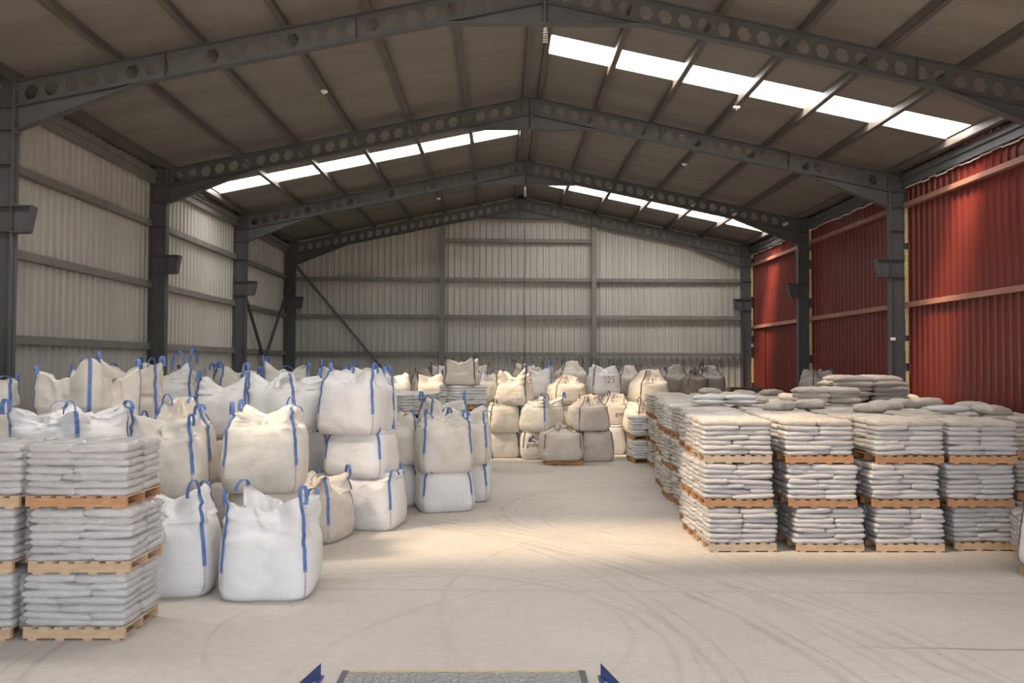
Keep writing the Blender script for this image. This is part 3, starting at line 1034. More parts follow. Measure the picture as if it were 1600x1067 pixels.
def bulk_bag(x, y, z0, W, H, style, cloth, strap, label, rz=0.0, seed=0, group='bulk bags', loop=.15, lean=(0, 0), fine=True, pk_scale=1.0, strap_from=.42, seams=True):
    r = random.Random(seed * 31 + 7)
    t = thing('bulk_bag', label, 'bulk bag', (x, y, z0), rz, group)
    NT = 96 if fine else 48
    NW, NS, NC = (22, 16, 9) if fine else (10, 8, 5)
    pk, ps, asd, aco, crown = STY[style]
    pk, ps, crown = pk * pk_scale, ps * pk_scale, crown * pk_scale
    sx, sy, sz = r.uniform(0, 99), r.uniform(0, 99), r.uniform(0, 99)
    corner_pk = [r.uniform(.75, 1.2) for _ in range(4)]
    twist = r.uniform(-.12, .12)
    def nz(a, b, c): return noise.noise(Vector((a + sx, b + sy, c + sz)))
    grid = []
    half = W / 2 * .955
    for row in range(NW + NS + NC):
        ring = []
        for k in range(NT):
            th = 2 * math.pi * k / NT
            c4 = (1 + math.cos(4 * (th - math.pi / 4))) / 2
            ci = int(((th) % (2 * math.pi)) / (math.pi / 2)) % 4
            cw = c4 ** 2.2
            ct, st = math.cos(th), math.sin(th)
            if row < NW:
                g = row / (NW - 1)
                n = 5.5 - 2.6 * math.sin(min(1, g * 1.15) * math.pi * .5) + .6 * g
                z = g * H
                prof = .89 + .10 * min(1, g / .2) ** .5 + .06 * math.sin(math.pi * min(1, g * 1.02)) ** .8 - .015 * g
                if g > .80 and style != 'flat':
                    prof -= .13 * (1 - cw) * ((g - .80) / .20) ** 2.6
                if style == 'flat':
                    prof -= .07 * max(0, (g - .82) / .18) ** 2
                rad = prof / (abs(ct) ** n + abs(st) ** n) ** (1 / n) * half
                rg = 1 - abs(nz(ct * 2.2, st * 2.2 + g * .6, g * 3.2 + 20)) * 3
                wob = .007 * max(0, rg) + .024 * nz(ct * 1.2, st * 1.2, g * 1.6) + .007 * nz(ct * 4, st * 4, g * 5)
                wob += .006 * math.sin(g * 26 + 4 * nz(ct * 2, st * 2, g * 2)) * (1 if g < .25 or g > .8 else .35) * (.4 + nz(ct * 2.5, st * 2.5, 9))
                rad += wob * (1 + 1.2 * max(0, g - .75) * 4 * (style != 'flat'))
                z += .012 * nz(ct * 2, st * 2, 4) * g
            elif row < NW + NS:
                g = (row - NW + 1) / NS
                n = 3.5
                base = 1.005 / (abs(ct) ** n + abs(st) ** n) ** (1 / n) * half * (1.0 if style != 'flat' else .93)
                pull = asd * (1 - cw) + aco * cw
                bow = g ** .85
                sh = 0 if style == 'flat' else (.115 + .05 * min(1, g * 4)) * (1 - cw)
                rad = base * (1 - sh - pull * bow)
                up_ = (pk * corner_pk[ci]) * cw + ps * (1 - cw)
                z = H + up_ * (g ** (1.0 if style not in ('gathered', 'knot') else 1.25))
                amp = (.045 if style != 'flat' else .012) * min(1, g * 1.6)
                fold = math.sin(th * 9 + 5 * nz(ct * 1.5, st * 1.5, 2) + 2 * g) * amp * (.5 + .6 * nz(ct * 2, st * 2, 5))
                fold += math.sin(th * 17 + 6 * nz(ct * 1.1, st * 1.1, 14)) * (.020 if style != 'flat' else .004) * min(1, g * 1.5) * (1.2 + nz(ct * 2, st * 2, 17)) * (1 - .5 * cw)
                rdg = 1 - abs(nz(ct * 2.6 + g, st * 2.6, g * 1.3 + 3)) * 2.4
                rdg2 = 1 - abs(nz(ct * 6, st * 6 + g, g * 2.2 + 8)) * 2.4
                rad += fold * (.5 if style == 'tall' else 1) + (.6 if style == 'tall' else 1) * (.03 * nz(ct * 3, st * 3, g * 3) + .045 * rdg * (1 - cw * .6) + .022 * rdg2) * min(1, g * 1.8) * (1 if style != 'flat' else .3)
                z += .06 * g * nz(ct * 3.2, st * 3.2, g * 2 + 6) * (1 if style != 'flat' else .3)
                rad = max(rad, .02)
            else:
                g = (row - NW - NS + 1) / NC
                pr = grid[NW + NS - 1][k]
                rim_r = math.hypot(pr[0], pr[1])
                rim_z = pr[2]
                rad = rim_r * (1 - g * .97)
                rdg = 1 - abs(nz(ct * 2.2 * (1 - g), st * 2.2 * (1 - g), 31)) * 2.4
                target = H + crown
                if style in ('tall', 'open', 'peaked'):
                    target = H + crown + .10 * nz(ct, st, 1) * (1 - g)
                    e = min(1, g * 2.2) ** .8
                else:
                    e = g
                z = rim_z + (target - rim_z) * e
                z += (.05 * nz(ct * 2.5 * (1 - g), st * 2.5 * (1 - g), g * 2 + 11) + .05 * rdg) * (1 - g) * (1.0 if style != 'flat' else .25)
                if style == 'knot':
                    z += .10 * math.sin(th * 3 + sx) * g * (1 - g)
            a = th + (twist * max(0, (row - NW) / NS) if row >= NW else 0)
            ring.append((rad * math.cos(a) + lean[0] * z, rad * math.sin(a) + lean[1] * z, max(z, 0.0)))
        grid.append(ring)
    vs = [p for rg in grid for p in rg]
    fs = []
    R_ = len(grid)
    for i in range(R_ - 1):
        for k in range(NT):
            fs.append((i * NT + k, i * NT + (k + 1) % NT, (i + 1) * NT + (k + 1) % NT, (i + 1) * NT + k))
    fs.append(tuple(range(NT - 1, -1, -1)))
    cz = grid[-1][0][2]
    vs.append((lean[0] * cz, lean[1] * cz, sum(p[2] for p in grid[-1]) / NT))
    for k in range(NT):
        fs.append(((R_ - 1) * NT + k, (R_ - 1) * NT + (k + 1) % NT, len(vs) - 1))
    mb = MB(); mb.add(vs, fs)
    body = mb.build('bag_body', cloth, t, True)
    # straps, loops and corner seams
    if style == 'knot' or style == 'gathered':
        m = MB()
        zc = grid[NW + NS - 1][0][2]
        rim = [Vector(p) for p in grid[NW + NS - 1]]
        ctr = sum(rim, Vector()) / NT
        pts = [ctr + (p - ctr) * 1.0 + Vector((0, 0, .0)) for p in rim[::4]]
        pts.append(pts[0])
        if style == 'knot':
            m.tube(pts, .014, 6)
            m.build('tie_cord', strap, t, True)
    for c in range(4):
        k = int(NT * (1 + 2 * c) / 8)
        colp = [Vector(grid[i][k]) for i in range(NW + NS)]
        th = 2 * math.pi * (1 + 2 * c) / 8
        rad_d = Vector((math.cos(th), math.sin(th), 0))
        tan = Vector((-math.sin(th), math.cos(th), 0))
        up_pts = [p + rad_d * .007 for p in colp]
        i0 = max(1, int(NW * strap_from))
        if seams:
            m = MB()
            ribbon(m, up_pts[0:i0 + 2], [tan] * len(up_pts[0:i0 + 2]), .022, .006)
            m.build('corner_seam', 'seam' if strap == 'blue' else 'seam_dark', t)
        m = MB()
        path = up_pts[i0:]
        sides = [tan] * len(path)
        if fine:
            for o_ in ((-.0125, .0125) if strap == 'blue' else (-.006, .008)):
                ribbon(m, [p_ + tan * o_ for p_ in path], sides, .020, .007)
        else:
            ribbon(m, path, sides, .042 if strap == 'blue' else .03, .007)
        m.build('strap', strap, t)
        # lift loop
        p0 = path[-1]
        mode = r.choice(('stand', 'flop', 'fold'))
        L = loop * r.uniform(.8, 1.25)
        hd = (tan * r.choice((-1, 1)) + rad_d * r.uniform(-.6, .4)).normalized()
        pts = []
        NL = 12
        if mode == 'stand':
            for i in range(NL + 1):
                a = math.pi * i / NL
                pts.append(p0 + hd * (L * .42 * (1 - math.cos(a))) + Vector((0, 0, 1)) * (L * .95 * math.sin(a)) - Vector((0, 0, .03 * i / NL)))
        elif mode == 'flop':
            for i in range(NL + 1):
                a = math.pi * i / NL
                pts.append(p0 + hd * (L * .60 * (1 - math.cos(a))) + Vector((0, 0, 1)) * (L * .45 * math.sin(a) - .05 * i / NL))
        else:
            for i in range(NL + 1):
                a = 1.25 * math.pi * i / NL
                pts.append(p0 + (rad_d * .7 + hd * .5) * (L * .35 * (1 - math.cos(a)) * .8) + Vector((0, 0, 1)) * (L * .7 * math.sin(a)))
        wd = hd.cross(Vector((0, 0, 1))).normalized()
        if mode == 'fold':
            wd = (hd - rad_d * .3).cross(Vector((0, 0, 1))).normalized()
        m = MB()
        ribbon(m, pts, [wd] * len(pts), .048 if strap == 'blue' else .032, .007)
        m.build('lift_loop', strap, t)
    return t, body

from mathutils.bvhtree import BVHTree
def print_on(bagt, body, polys_mb, name, zc, xc, scale):
    """lay flat print (given in the xz plane) on the camera-facing side of a bag body"""
    me = body.data
    tree = BVHTree.FromPolygons([v.co for v in me.vertices], [p.vertices for p in me.polygons])
    inv = Matrix.Rotation(-bagt.rotation_euler.z, 3, 'Z')
    d = (inv @ Vector((0, 1, 0))).normalized()
    e = (inv @ Vector((1, 0, 0))).normalized()
    vs = []
    for (px, _, pz) in polys_mb.v:
        o = e * (xc + px * scale) + Vector((0, 0, zc + pz * scale)) - d * 2
        h = tree.ray_cast(o, d)
        p = h[0] if h[0] is not None else o + d * 1.5
        vs.append(tuple(p - d * .006))
    m = MB(); m.add(vs, polys_mb.f)
    return m.build(name, 'ink', bagt)

def text_mb(s):
    cu = bpy.data.curves.new('lettering', 'FONT')
    cu.body = s
    cu.align_x = 'CENTER'
    cu.resolution_u = 3
    o = bpy.data.objects.new('lettering', cu)
    col.objects.link(o)
    me = bpy.data.meshes.new_from_object(o)
    mb = MB()
    mb.add([(v.co.x, 0, v.co.y) for v in me.vertices], [tuple(p.vertices) for p in me.polygons])
    bpy.data.objects.remove(o)
    bpy.data.curves.remove(cu)
    bpy.data.meshes.remove(me)
    return mb

def flat_stroke(mb, pts, w):
    pts = [Vector((p[0], 0, p[1])) for p in pts]
    for a, b in zip(pts, pts[1:]):
        d = (b - a).normalized()
        s = Vector((-d.z, 0, d.x)) * (w / 2)
        mb.add([a - s, b - s, b + s, a + s], [(0, 1, 2, 3)])

# ---- bags by the white wall (blue straps)
BW = 'blue-strapped bulk bags by the white wall'
BC = 'bulk bags stacked before the gable wall'
bags = [
 # x, y, z0, W, H, style, cloth, strap, label, rz, kw
 (-2.72, 9.99, 0, 1.11, .75, 'open', 'bag_white', 'blue', 'big white bulk bag with open collar standing on the floor beside the palletised sacks', 0.05, dict(loop=.2)),
 (-3.92, 10.05, 0, 1.05, .84, 'slack', 'bag_white', 'blue', 'white bulk bag half hidden by the wrapped sack pallets, tied cord on its front', 0.14, dict(loop=.16)),
 (-3.31, 11.76, .94, 1.13, .86, 'slack', 'bag_offwhite', 'blue', 'plump cream-stained bulk bag raised in the second tier behind the open-collared one', 0.1, dict(loop=.14, pk_scale=.8)),
 (-4.40, 11.0, .97, .98, .72, 'slack', 'bag_offwhite', 'blue', 'off-white bulk bag just above the wrapped sack pallets, one blue strap facing out', 0.15, dict()),
 (-4.66, 12.15, .92, 1.0, .88, 'gathered', 'bag_cream', 'blue', 'cream bulk bag with a tall crumpled peak behind the off-white one', .3, dict()),
 (-5.18, 10.07, 1.15, 1.1, .78, 'open', 'bag_white', 'blue', 'wide white bulk bag just behind the wrapped sack pallets, loops standing up', -0.2, dict(loop=.16, pk_scale=.55)),
 (-5.69, 11.5, 1.25, 1.16, .80, 'tall', 'bag_offwhite', 'blue', 'tall tent-like off-white bulk bag with a blue strap down its middle', -0.3, dict(loop=.1)),
 (-7.15, 11.45, 1.25, 1.06, .82, 'tall', 'bag_offwhite', 'blue', 'off-white bulk bag at the picture edge beside the tent-like one', .4, dict(loop=.15, pk_scale=.8)),
 (-5.70, 12.85, 1.40, .98, .80, 'tall', 'bag_cream', 'blue', 'cream bulk bag leaning out behind the tent-like one', .3, dict(pk_scale=.8, loop=.12)),
 (-6.55, 13.6, 1.45, .95, .80, 'slack', 'bag_offwhite', 'blue', 'off-white bulk bag with drooping blue loops close to the white wall', .2, dict()),
 (-6.05, 15.05, 1.60, .95, .72, 'peaked', 'bag_white', 'blue', 'smooth white bulk bag with one loop standing straight up beside the dark column', 0.4, dict(loop=.3, pk_scale=.9)),
 (-4.68, 14.1, 1.47, .97, .70, 'peaked', 'bag_white', 'blue', 'white bulk bag with shiny plastic patch and doubled blue strap', .15, dict(loop=.18, pk_scale=.75)),
 (-3.61, 14.06, 1.59, 1.08, .66, 'peaked', 'bag_white', 'blue', 'white bulk bag leaning sideways at the top of the pile, blue strap slanting across', -0.35, dict(lean=(-.05, 0), pk_scale=.8)),
 (-2.43, 13.9, 1.55, 1.10, .77, 'slack', 'bag_white', 'blue', 'bright white bulk bag topmost in the three-high stack', -0.2, dict(pk_scale=.85)),
 (-2.33, 14.0, .85, 1.11, .70, 'flat', 'bag_white', 'blue', 'bright white bulk bag in the middle of the three-high stack', -0.2, dict()),
 (-2.16, 13.95, 0, 1.06, .80, 'peaked', 'bag_white', 'blue', 'bright white bulk bag at the foot of the three-high stack', -0.15, dict(pk_scale=.35, loop=.13)),
 (-3.53, 14.8, .79, .92, .72, 'flat', 'bag_white', 'blue', 'white bulk bag wedged behind the cream one, beside the three-high stack', .3, dict()),
 (-2.87, 12.97, 0, 1.03, .69, 'slack', 'bag_beige', 'blue', 'dusty beige bulk bag on the floor with a knotted blue strap facing out', -0.27, dict(loop=.18)),
 (-2.18, 15.9, .80, 1.04, .66, 'peaked', 'bag_offwhite', 'blue', 'narrow off-white bulk bag peeking out between two stacks, upper one', .5, dict()),
 (-2.20, 16.0, 0, 1.05, .78, 'flat', 'bag_white', 'blue', 'narrow white bulk bag peeking out between two stacks, lower one', .5, dict()),
 (-1.08, 15.55, .72, 1.05, .82, 'slack', 'bag_offwhite', 'blue', 'rounded off-white bulk bag at the aisle corner of the blue-strapped pile, upper one', 0.25, dict(pk_scale=.8)),
 (-1.08, 15.6, 0, 1.06, .71, 'flat', 'bag_white', 'blue', 'white bulk bag at the aisle corner of the blue-strapped pile, lower one', 0.25, dict(loop=.12)),
 (-.72, 16.6, .75, 1.05, .76, 'slack', 'bag_offwhite', 'blue', 'off-white bulk bag tucked behind the aisle corner stack, upper one', -0.05, dict(pk_scale=.9)),
 (-.73, 16.75, 0, 1.06, .74, 'flat', 'bag_white', 'blue', 'white bulk bag tucked behind the aisle corner stack, lower one', -0.05, dict()),
 (-1.25, 17.85, .75, 1.05, .85, 'slack', 'bag_offwhite', 'blue', 'off-white bulk bag with many blue loops behind the aisle corner stack', .4, dict(fine=False, loop=.2)),
 (-6.9, 15.2, 1.5, .95, .75, 'slack', 'bag_offwhite', 'blue', 'off-white bulk bag against the white wall behind the pile', .2, dict(fine=False)),
 (-5.2, 16.4, 1.5, 1.0, .78, 'slack', 'bag_offwhite', 'blue', 'off-white bulk bag behind the one with the shiny patch', .5, dict(fine=False)),
 (-4.05, 15.6, 1.55, 1.0, .75, 'peaked', 'bag_offwhite', 'blue', 'off-white bulk bag with one tall pointed corner behind the leaning one', .3, dict(fine=False, pk_scale=1.15, loop=.12)),
 (-3.05, 16.6, 1.55, 1.0, .75, 'peaked', 'bag_white', 'blue', 'white bulk bag with flopped loops behind the leaning one', .7, dict(fine=False, pk_scale=.9)),
 (-2.42, 15.25, 1.52, .98, .78, 'slack', 'bag_white', 'blue', 'white bulk bag just behind the topmost of the three-high stack', .2, dict(fine=False, pk_scale=.95)),
 (-6.35, 17.5, 1.5, 1.0, .78, 'slack', 'bag_beige', 'blue', 'beige bulk bag far back along the white wall beside the dark column', .3, dict(fine=False)),
 # far brown row behind the wrapped loads
 (-4.1, 25.2, 1.45, 1.05, .72, 'gathered', 'bag_beige', 'black', 'beige bulk bag with black loops far back under the diagonal brace', .3, dict(fine=False)),
 (-5.4, 25.6, 1.45, 1.05, .74, 'gathered', 'bag_grey', 'black', 'dark grey bulk bag far back by the gable corner column', .2, dict(fine=False)),
 (-6.7, 25.0, 1.45, 1.05, .74, 'slack', 'bag_beige', 'black', 'beige bulk bag far back beside the crossing brace rods', .5, dict(fine=False)),
 (-3.15, 24.3, 1.42, 1.0, .68, 'slack', 'bag_cream', 'black', 'cream bulk bag with black loops showing over the two wrapped loads', .4, dict(fine=False)),
 (-2.1, 24.6, 1.42, 1.0, .66, 'slack', 'bag_beige', 'black', 'beige bulk bag with drooping black loops over the second wrapped load', .1, dict(fine=False)),
 (-2.5, 26.2, 1.45, 1.05, .70, 'gathered', 'bag_grey', 'black', 'grey bulk bag with a knotted top against the gable wall', .2, dict(fine=False)),
 (-1.04, 21.45, 2.16, .92, .32, 'tall', 'bag_cream', 'black', 'cream bulk bag standing on top of the far wrapped sack load', -0.07, dict(fine=False, pk_scale=.55, loop=.1)),
 (-1.75, 26.4, 1.8, 1.0, .55, 'tall', 'bag_white', 'black', 'white upright bulk bag behind the one on the far wrapped load', .3, dict(fine=False, pk_scale=.6)),
 (-.42, 25.6, 1.5, 1.0, .62, 'slack', 'bag_offwhite', 'blue', 'off-white bulk bag with blue loop next to the three-high cream column', .3, dict(fine=False)),
 (-.9, 27.2, 1.6, 1.05, .8, 'tall', 'bag_beige', 'black', 'beige bulk bag with wide open collar close to the gable wall', .1, dict(fine=False, pk_scale=.5)),
 # centre pile
 (.05, 24.35, 0, 1.02, .74, 'flat', 'bag_offwhite', 'black', 'square off-white bulk bag at the foot of the three-high cream column', 0, dict()),
 (.09, 24.25, .74, 1.0, .78, 'flat', 'bag_cream', 'black', 'cream bulk bag in the middle of the three-high cream column', .03, dict()),
 (.36, 24.25, 1.52, 1.07, .60, 'peaked', 'bag_cream', 'black', 'cream bulk bag topmost in the three-high cream column, dark straps at its corners', -0.26, dict(pk_scale=1.05)),
 (1.05, 24.0, 0, 1.04, .76, 'flat', 'bag_offwhite', 'black', 'off-white bulk bag printed with a black logo, at floor level', .0, dict(seams=False)),
 (1.16, 23.85, .79, 1.10, .71, 'peaked', 'bag_offwhite', 'blue', 'off-white bulk bag with a blue strap standing on the one with the printed logo', -0.73, dict(pk_scale=.85)),
 (1.60, 22.65, .13, 1.18, .70, 'knot', 'bag_beige', 'tan', 'squat dusty beige bulk bag with tied neck on a low pallet', .05, dict(pk_scale=.65, seams=False)),
 (2.60, 23.5, 0, 1.05, .78, 'slack', 'bag_beige', 'black', 'creased dirty beige bulk bag on the floor beside the one on a pallet', .15, dict(pk_scale=.35, loop=.1)),
 (2.44, 23.5, .85, 1.07, .65, 'gathered', 'bag_beige', 'tan', 'dusty beige bulk bag with brown straps on top of the creased one', .3, dict(pk_scale=.85)),
 (1.98, 25.2, 1.50, 1.15, .57, 'gathered', 'bag_cream', 'tan', 'sunlit cream bulk bag with puckered top and short brown straps', .2, dict(pk_scale=.8)),
 (1.11, 26.1, 1.65, .98, .62, 'peaked', 'bag_white', 'blue', 'white bulk bag wedged between the sunlit cream one and the cream column', .1, dict(fine=False)),
 (2.29, 27.6, 1.72, 1.12, .70, 'gathered', 'bag_beige', 'black', 'greyish bulk bag with standing loops behind the sunlit cream one', .2, dict(fine=False, loop=.25)),
 (.9, 28.3, 1.7, 1.05, .66, 'slack', 'bag_beige', 'black', 'greyish bulk bag with wiry loops close to the gable wall', .4, dict(fine=False, loop=.28)),
 (3.27, 26.55, 1.74, 1.06, .64, 'slack', 'bag_white', 'black', 'cool white round bulk bag with a handwritten number', .1, dict(pk_scale=.8, loop=.26)),
 (4.25, 28.0, 1.70, 1.05, .58, 'gathered', 'bag_beige', 'black', 'greyish bulk bag between the numbered one and the big tan one', .2, dict(fine=False)),
 (4.54, 25.6, 1.52, 1.15, .62, 'gathered', 'bag_cream', 'black', 'big tan bulk bag with bunched top and one wide standing loop', .25, dict(pk_scale=1.05, loop=.28)),
 (4.25, 24.5, .70, 1.17, .62, 'slack', 'bag_cream', 'tan', 'crumpled cream bulk bag with brown loops under the big tan one', .3, dict(loop=.2)),
 (3.50, 25.75, .84, 1.06, .64, 'gathered', 'bag_cream', 'black', 'cream bulk bag with partly hidden printed letters below the numbered one', .1, dict(pk_scale=.85)),
 (3.25, 25.3, 0, 1.02, .84, 'flat', 'bag_white', 'black', 'white bulk bag with one dark strap low between the beige stack and the silver sacks', .1, dict()),
 (5.61, 27.1, 1.72, 1.06, .58, 'gathered', 'bag_grey', 'black', 'grey bulk bag beside the big tan one, furthest back in the aisle', .1, dict(fine=False)),
 (6.10, 26.2, 1.68, .80, .58, 'knot', 'bag_brown', 'black', 'dark brown bulk bag with knotted neck', .1, dict(fine=False, pk_scale=.9)),
 (6.85, 27.5, 1.74, 1.02, .55, 'gathered', 'bag_grey', 'black', 'grey-brown bulk bag next to the dark knotted one, nearest the gable corner', .1, dict(fine=False, loop=.22)),
 (8.55, 22.4, 1.92, .84, .40, 'slack', 'bag_grey', 'black', 'grey bulk bag with crumpled top resting on the sack loads by the red wall', .2, dict(fine=False, pk_scale=.85)),
 (7.235, 10.35, .13, 1.12, .55, 'slack', 'bag_white', 'black', 'white bulk bag cut off by the picture edge before the palletised sacks', .1, dict(fine=False)),
]
made = {}
for i, (x, y, z0, W, H, style, cloth, strap, label, rz, kw) in enumerate(bags):
    made[label] = bulk_bag(x, y, z0, W, H, style, cloth, strap, label, rz=rz, seed=i + 1, group=BW if strap == 'blue' else BC, **kw)

t, body = made['white bulk bag half hidden by the wrapped sack pallets, tied cord on its front']
m = MB()
m.tube([(-.02, -.55, .88), (.0, -.58, .80), (-.015, -.585, .75), (.02, -.585, .62), (-.01, -.58, .5)], .007, 6)
m.tube([(.0, -.58, .86), (.05, -.585, .74), (.03, -.585, .66)], .007, 6)
m.build('drawstring', 'seam', t)
# print on bags
for key, zc, xc, sc in (('off-white bulk bag printed with a black logo, at floor level', .36, -.18, .16),
                        ('cream bulk bag with partly hidden printed letters below the numbered one', .30, .12, .17)):
    t, body = made[key]
    mb = text_mb('grafit')
    if 'logo' in key:
        flat_stroke(mb, [(-.75, .95), (-.35, 1.05), (-.15, 1.5), (.1, 1.75), (.45, 1.65)], .26)     # bent figure
        flat_stroke(mb, [(-.35, 1.0), (-.6, 1.3), (-.35, 1.75)], .2)
        flat_stroke(mb, [(.35, 1.6), (.75, 1.25), (1.25, 1.75), (1.05, 1.95)], .1)                    # pick
        flat_stroke(mb, [(-.3, 1.0), (.25, 1.0), (.45, .85)], .16)
        flat_stroke(mb, [(-.12, 1.85), (.1, 2.05)], .24)
    print_on(t, body, mb, 'printed_logo', zc, xc, sc)
t, body = made['cool white round bulk bag with a handwritten number']
hw_ = MB()
flat_stroke(hw_, [(0, 0), (.02, 1)], .07)
flat_stroke(hw_, [(.38, .82), (.52, 1), (.74, .92), (.74, .62), (.36, .02), (.82, .06)], .07)
flat_stroke(hw_, [(1.5, 1.05), (1.12, .98), (1.08, .6), (1.32, .62), (1.42, .35), (1.28, .06), (1.02, .04)], .07)
print_on(t, body, hw_, 'handwritten_number', .38, -.02, .2)

# hidden lower tiers: nobody can count them in the photo
low = MB()
def blob(mb, x, y, z0, w, h):
    vs, n = [], 16
    for g, k in ((0, .9), (.15, 1), (.85, 1), (1, .9)):
        for a in range(n):
            th = 2 * math.pi * a / n
            rr = k * w / 2 / (abs(math.cos(th)) ** 4 + abs(math.sin(th)) ** 4) ** .25
            vs.append((x + rr * math.cos(th), y + rr * math.sin(th), z0 + g * h))
    fs = [(i * n + k, i * n + (k + 1) % n, (i + 1) * n + (k + 1) % n, (i + 1) * n + k) for i in range(3) for k in range(n)]
    fs += [tuple(range(n - 1, -1, -1)), tuple(3 * n + k for k in range(n))]
    mb.add(vs, fs)
FULL = {'bright white bulk bag topmost in the three-high stack', 'bright white bulk bag in the middle of the three-high stack'}
for (x, y, z0, W, H, style, cloth, strap, label, rz, kw) in bags:
    if z0 > .3 and 'three-high' not in label and 'upper one' not in label and 'standing on' not in label and 'on top of' not in label and 'resting on' not in label and 'just behind the topmost' not in label:
        n = 1 if z0 < 1.05 else 2
        for k in range(n):
            za, zb = k * z0 / n, (k + 1) * z0 / n
            if not any(abs(b[0] - x) < .8 and abs(b[1] - y) < .8 and b[2] < zb - .1 and b[2] + b[4] > za + .1 for b in bags):
                blob(low, x, y, za, W * .86, zb - za)
tag(low.build('bulk_bags_below', 'bag_offwhite', None, True), 'lower tiers of pale bulk bags under the visible ones, mostly hidden', 'bulk bags', kind='stuff')

# ------------------------------------------------------------------ palletised sacks
TN = ('bottom', 'middle', 'top')
# stack beside the open-collared bag, and the one at the picture edge
for k in range(3):
    dx = (0.0, .035, .0)[k]
    w1 = sack_load((-4.145 + dx, 8.18 + .40, k * TIER), (.0, .012, -.01)[k], 'sack', ('wood', 'wood', 'wood_orange')[k],
              'shrink-wrapped load of white sacks on a pallet, %s tier beside the open-collared bag' % TN[k], 2, group='sack loads by the white wall')
    wrap(w1, k)
    w2 = sack_load((-5.24 + (.0, -.01, .05)[k], 8.18 + .39, k * TIER), (0, .02, .01)[k], 'sack', 'wood',
              'shrink-wrapped load of white sacks cut off by the picture edge, %s tier' % TN[k], 2, group='sack loads by the white wall')
    wrap(w2, (k + 1) % 3)
# low pallets
def low_pallet(x, y, rz, label):
    t = thing('wooden_pallet', label, 'pallet', (x, y, 0), rz)
    for n, px, py, z, w, d, h in PBOX:
        link(n, board(w, d, h, 'wood_orange'), t, (px, py, z))
low_pallet(1.66, 22.62, .06, 'low wooden pallet under the squat beige bag')
low_pallet(7.22, 10.35, .1, 'wooden pallet under the white bag at the picture edge')

# front row by the aisle: four full stacks
colx = [3.48, 4.755, 5.925, 7.10]
colname = ['at the aisle corner', 'second from the aisle', 'third from the aisle', 'fourth from the aisle']
offs = [[(0, 0), (-.05, .0), (-.06, .0)], [(0, 0), (-.09, 0), (-.15, .0)], [(0, 0), (-.07, 0), (0, 0)], [(0.02, 0.1), (-.12, 0.05), (-.1, 0)]]
rots = [[.02, .01, .0], [.0, -.03, .01], [0, .01, 0], [-.02, .01, -.01]]
woods = [['wood_grey', 'wood_orange', 'wood_grey'], ['wood', 'wood_orange', 'wood_orange'], ['wood', 'wood_orange', 'wood_orange'], ['wood', 'wood_orange', 'wood_orange']]
for c in range(4):
    for k in range(3):
        sack_load((colx[c] + offs[c][k][0], 12.0 + .40 + offs[c][k][1], k * TIER), rots[c][k], 'sack' if k < 2 else 'sack', woods[c][k],
                  'pale sack load in the front row, stack %s, %s tier' % (colname[c], TN[k]), 2, group='front row sack loads', top_mat='sack_dusty' if k == 2 else None)
for k in range(3):
    sack_load((8.4, 13.1, k * TIER), .02, 'sack_dusty', 'wood_orange', 'shaded sack load in the front row closest to the red wall, %s tier' % TN[k], 1, group='front row sack loads')
sack_load((7.74, 11.55, 0), -.42, 'sack', 'wood', 'single turned sack load on a pallet at the picture edge before the front row', 2, layers=7)

# rows behind, along the aisle: x of the aisle face drifts inwards
rows = []
for j in range(1, 13):
    y = 12.4 + .885 * j
    x = 3.48 + [0, .02, .12, .28, .38, .42, .5, .6, .72, .8, .9, 1.0, 1.1][j] + load_rng.uniform(-.05, .05)
    rows.append((j, x, y))
lowl = MB()
def low_load(mb, x, y, z, rz):
    cs, sn = math.cos(rz), math.sin(rz)
    src = core_mesh('sack_dusty', 7)
    vs = [v.co for v in src.vertices]
    mb.add([(x + p.x * cs - p.y * sn, y + p.x * sn + p.y * cs, z + p.z) for p in vs], [tuple(p.vertices) for p in src.polygons])
    for n, px, py, pz, w, d, h in PBOX[:3]:
        mb.box(x + px - w / 2, x + px + w / 2, y + py - d / 2, y + py + d / 2, z + pz - .02, z + pz + .09)
for j, x, y in rows:
    mats = 'sack' if j in (1, 2, 6) else 'sack_dusty'
    for k in range(3):
        dx = load_rng.uniform(-.06, .06)
        sack_load((x + dx, y, k * TIER), load_rng.uniform(-.04, .04), mats if (j, k) != (5, 2) else 'sack_silver', 'wood_orange',
                  'dusty sack load on the aisle side, %s behind the corner stack, %s tier' % (ORD[j - 1], TN[k]), 1 if j > 2 else 2, group='sack loads along the aisle')
    c = 1
    while True:
        xx = x + 1.17 * c + load_rng.uniform(-.05, .05)
        if xx > XWR - .75:
            break
        sack_load((xx, y + load_rng.uniform(-.04, .04), 2 * TIER), load_rng.uniform(-.04, .04), 'sack_dusty' if load_rng.random() < .8 else 'sack_grey', 'wood_orange',
                  'dusty sack load in the deep block, %s row back, %s from the aisle' % (ORD[j], ORD[c]), 0, group='dusty loads in the deep block')
        for k in range(2):
            low_load(lowl, xx, y, k * TIER, 0)
        c += 1
o = lowl.build('sack_loads_below', 'sack_dusty')
tag(o, 'lower tiers of palletised sacks inside the deep block, mostly hidden', 'sack loads', kind='stuff')

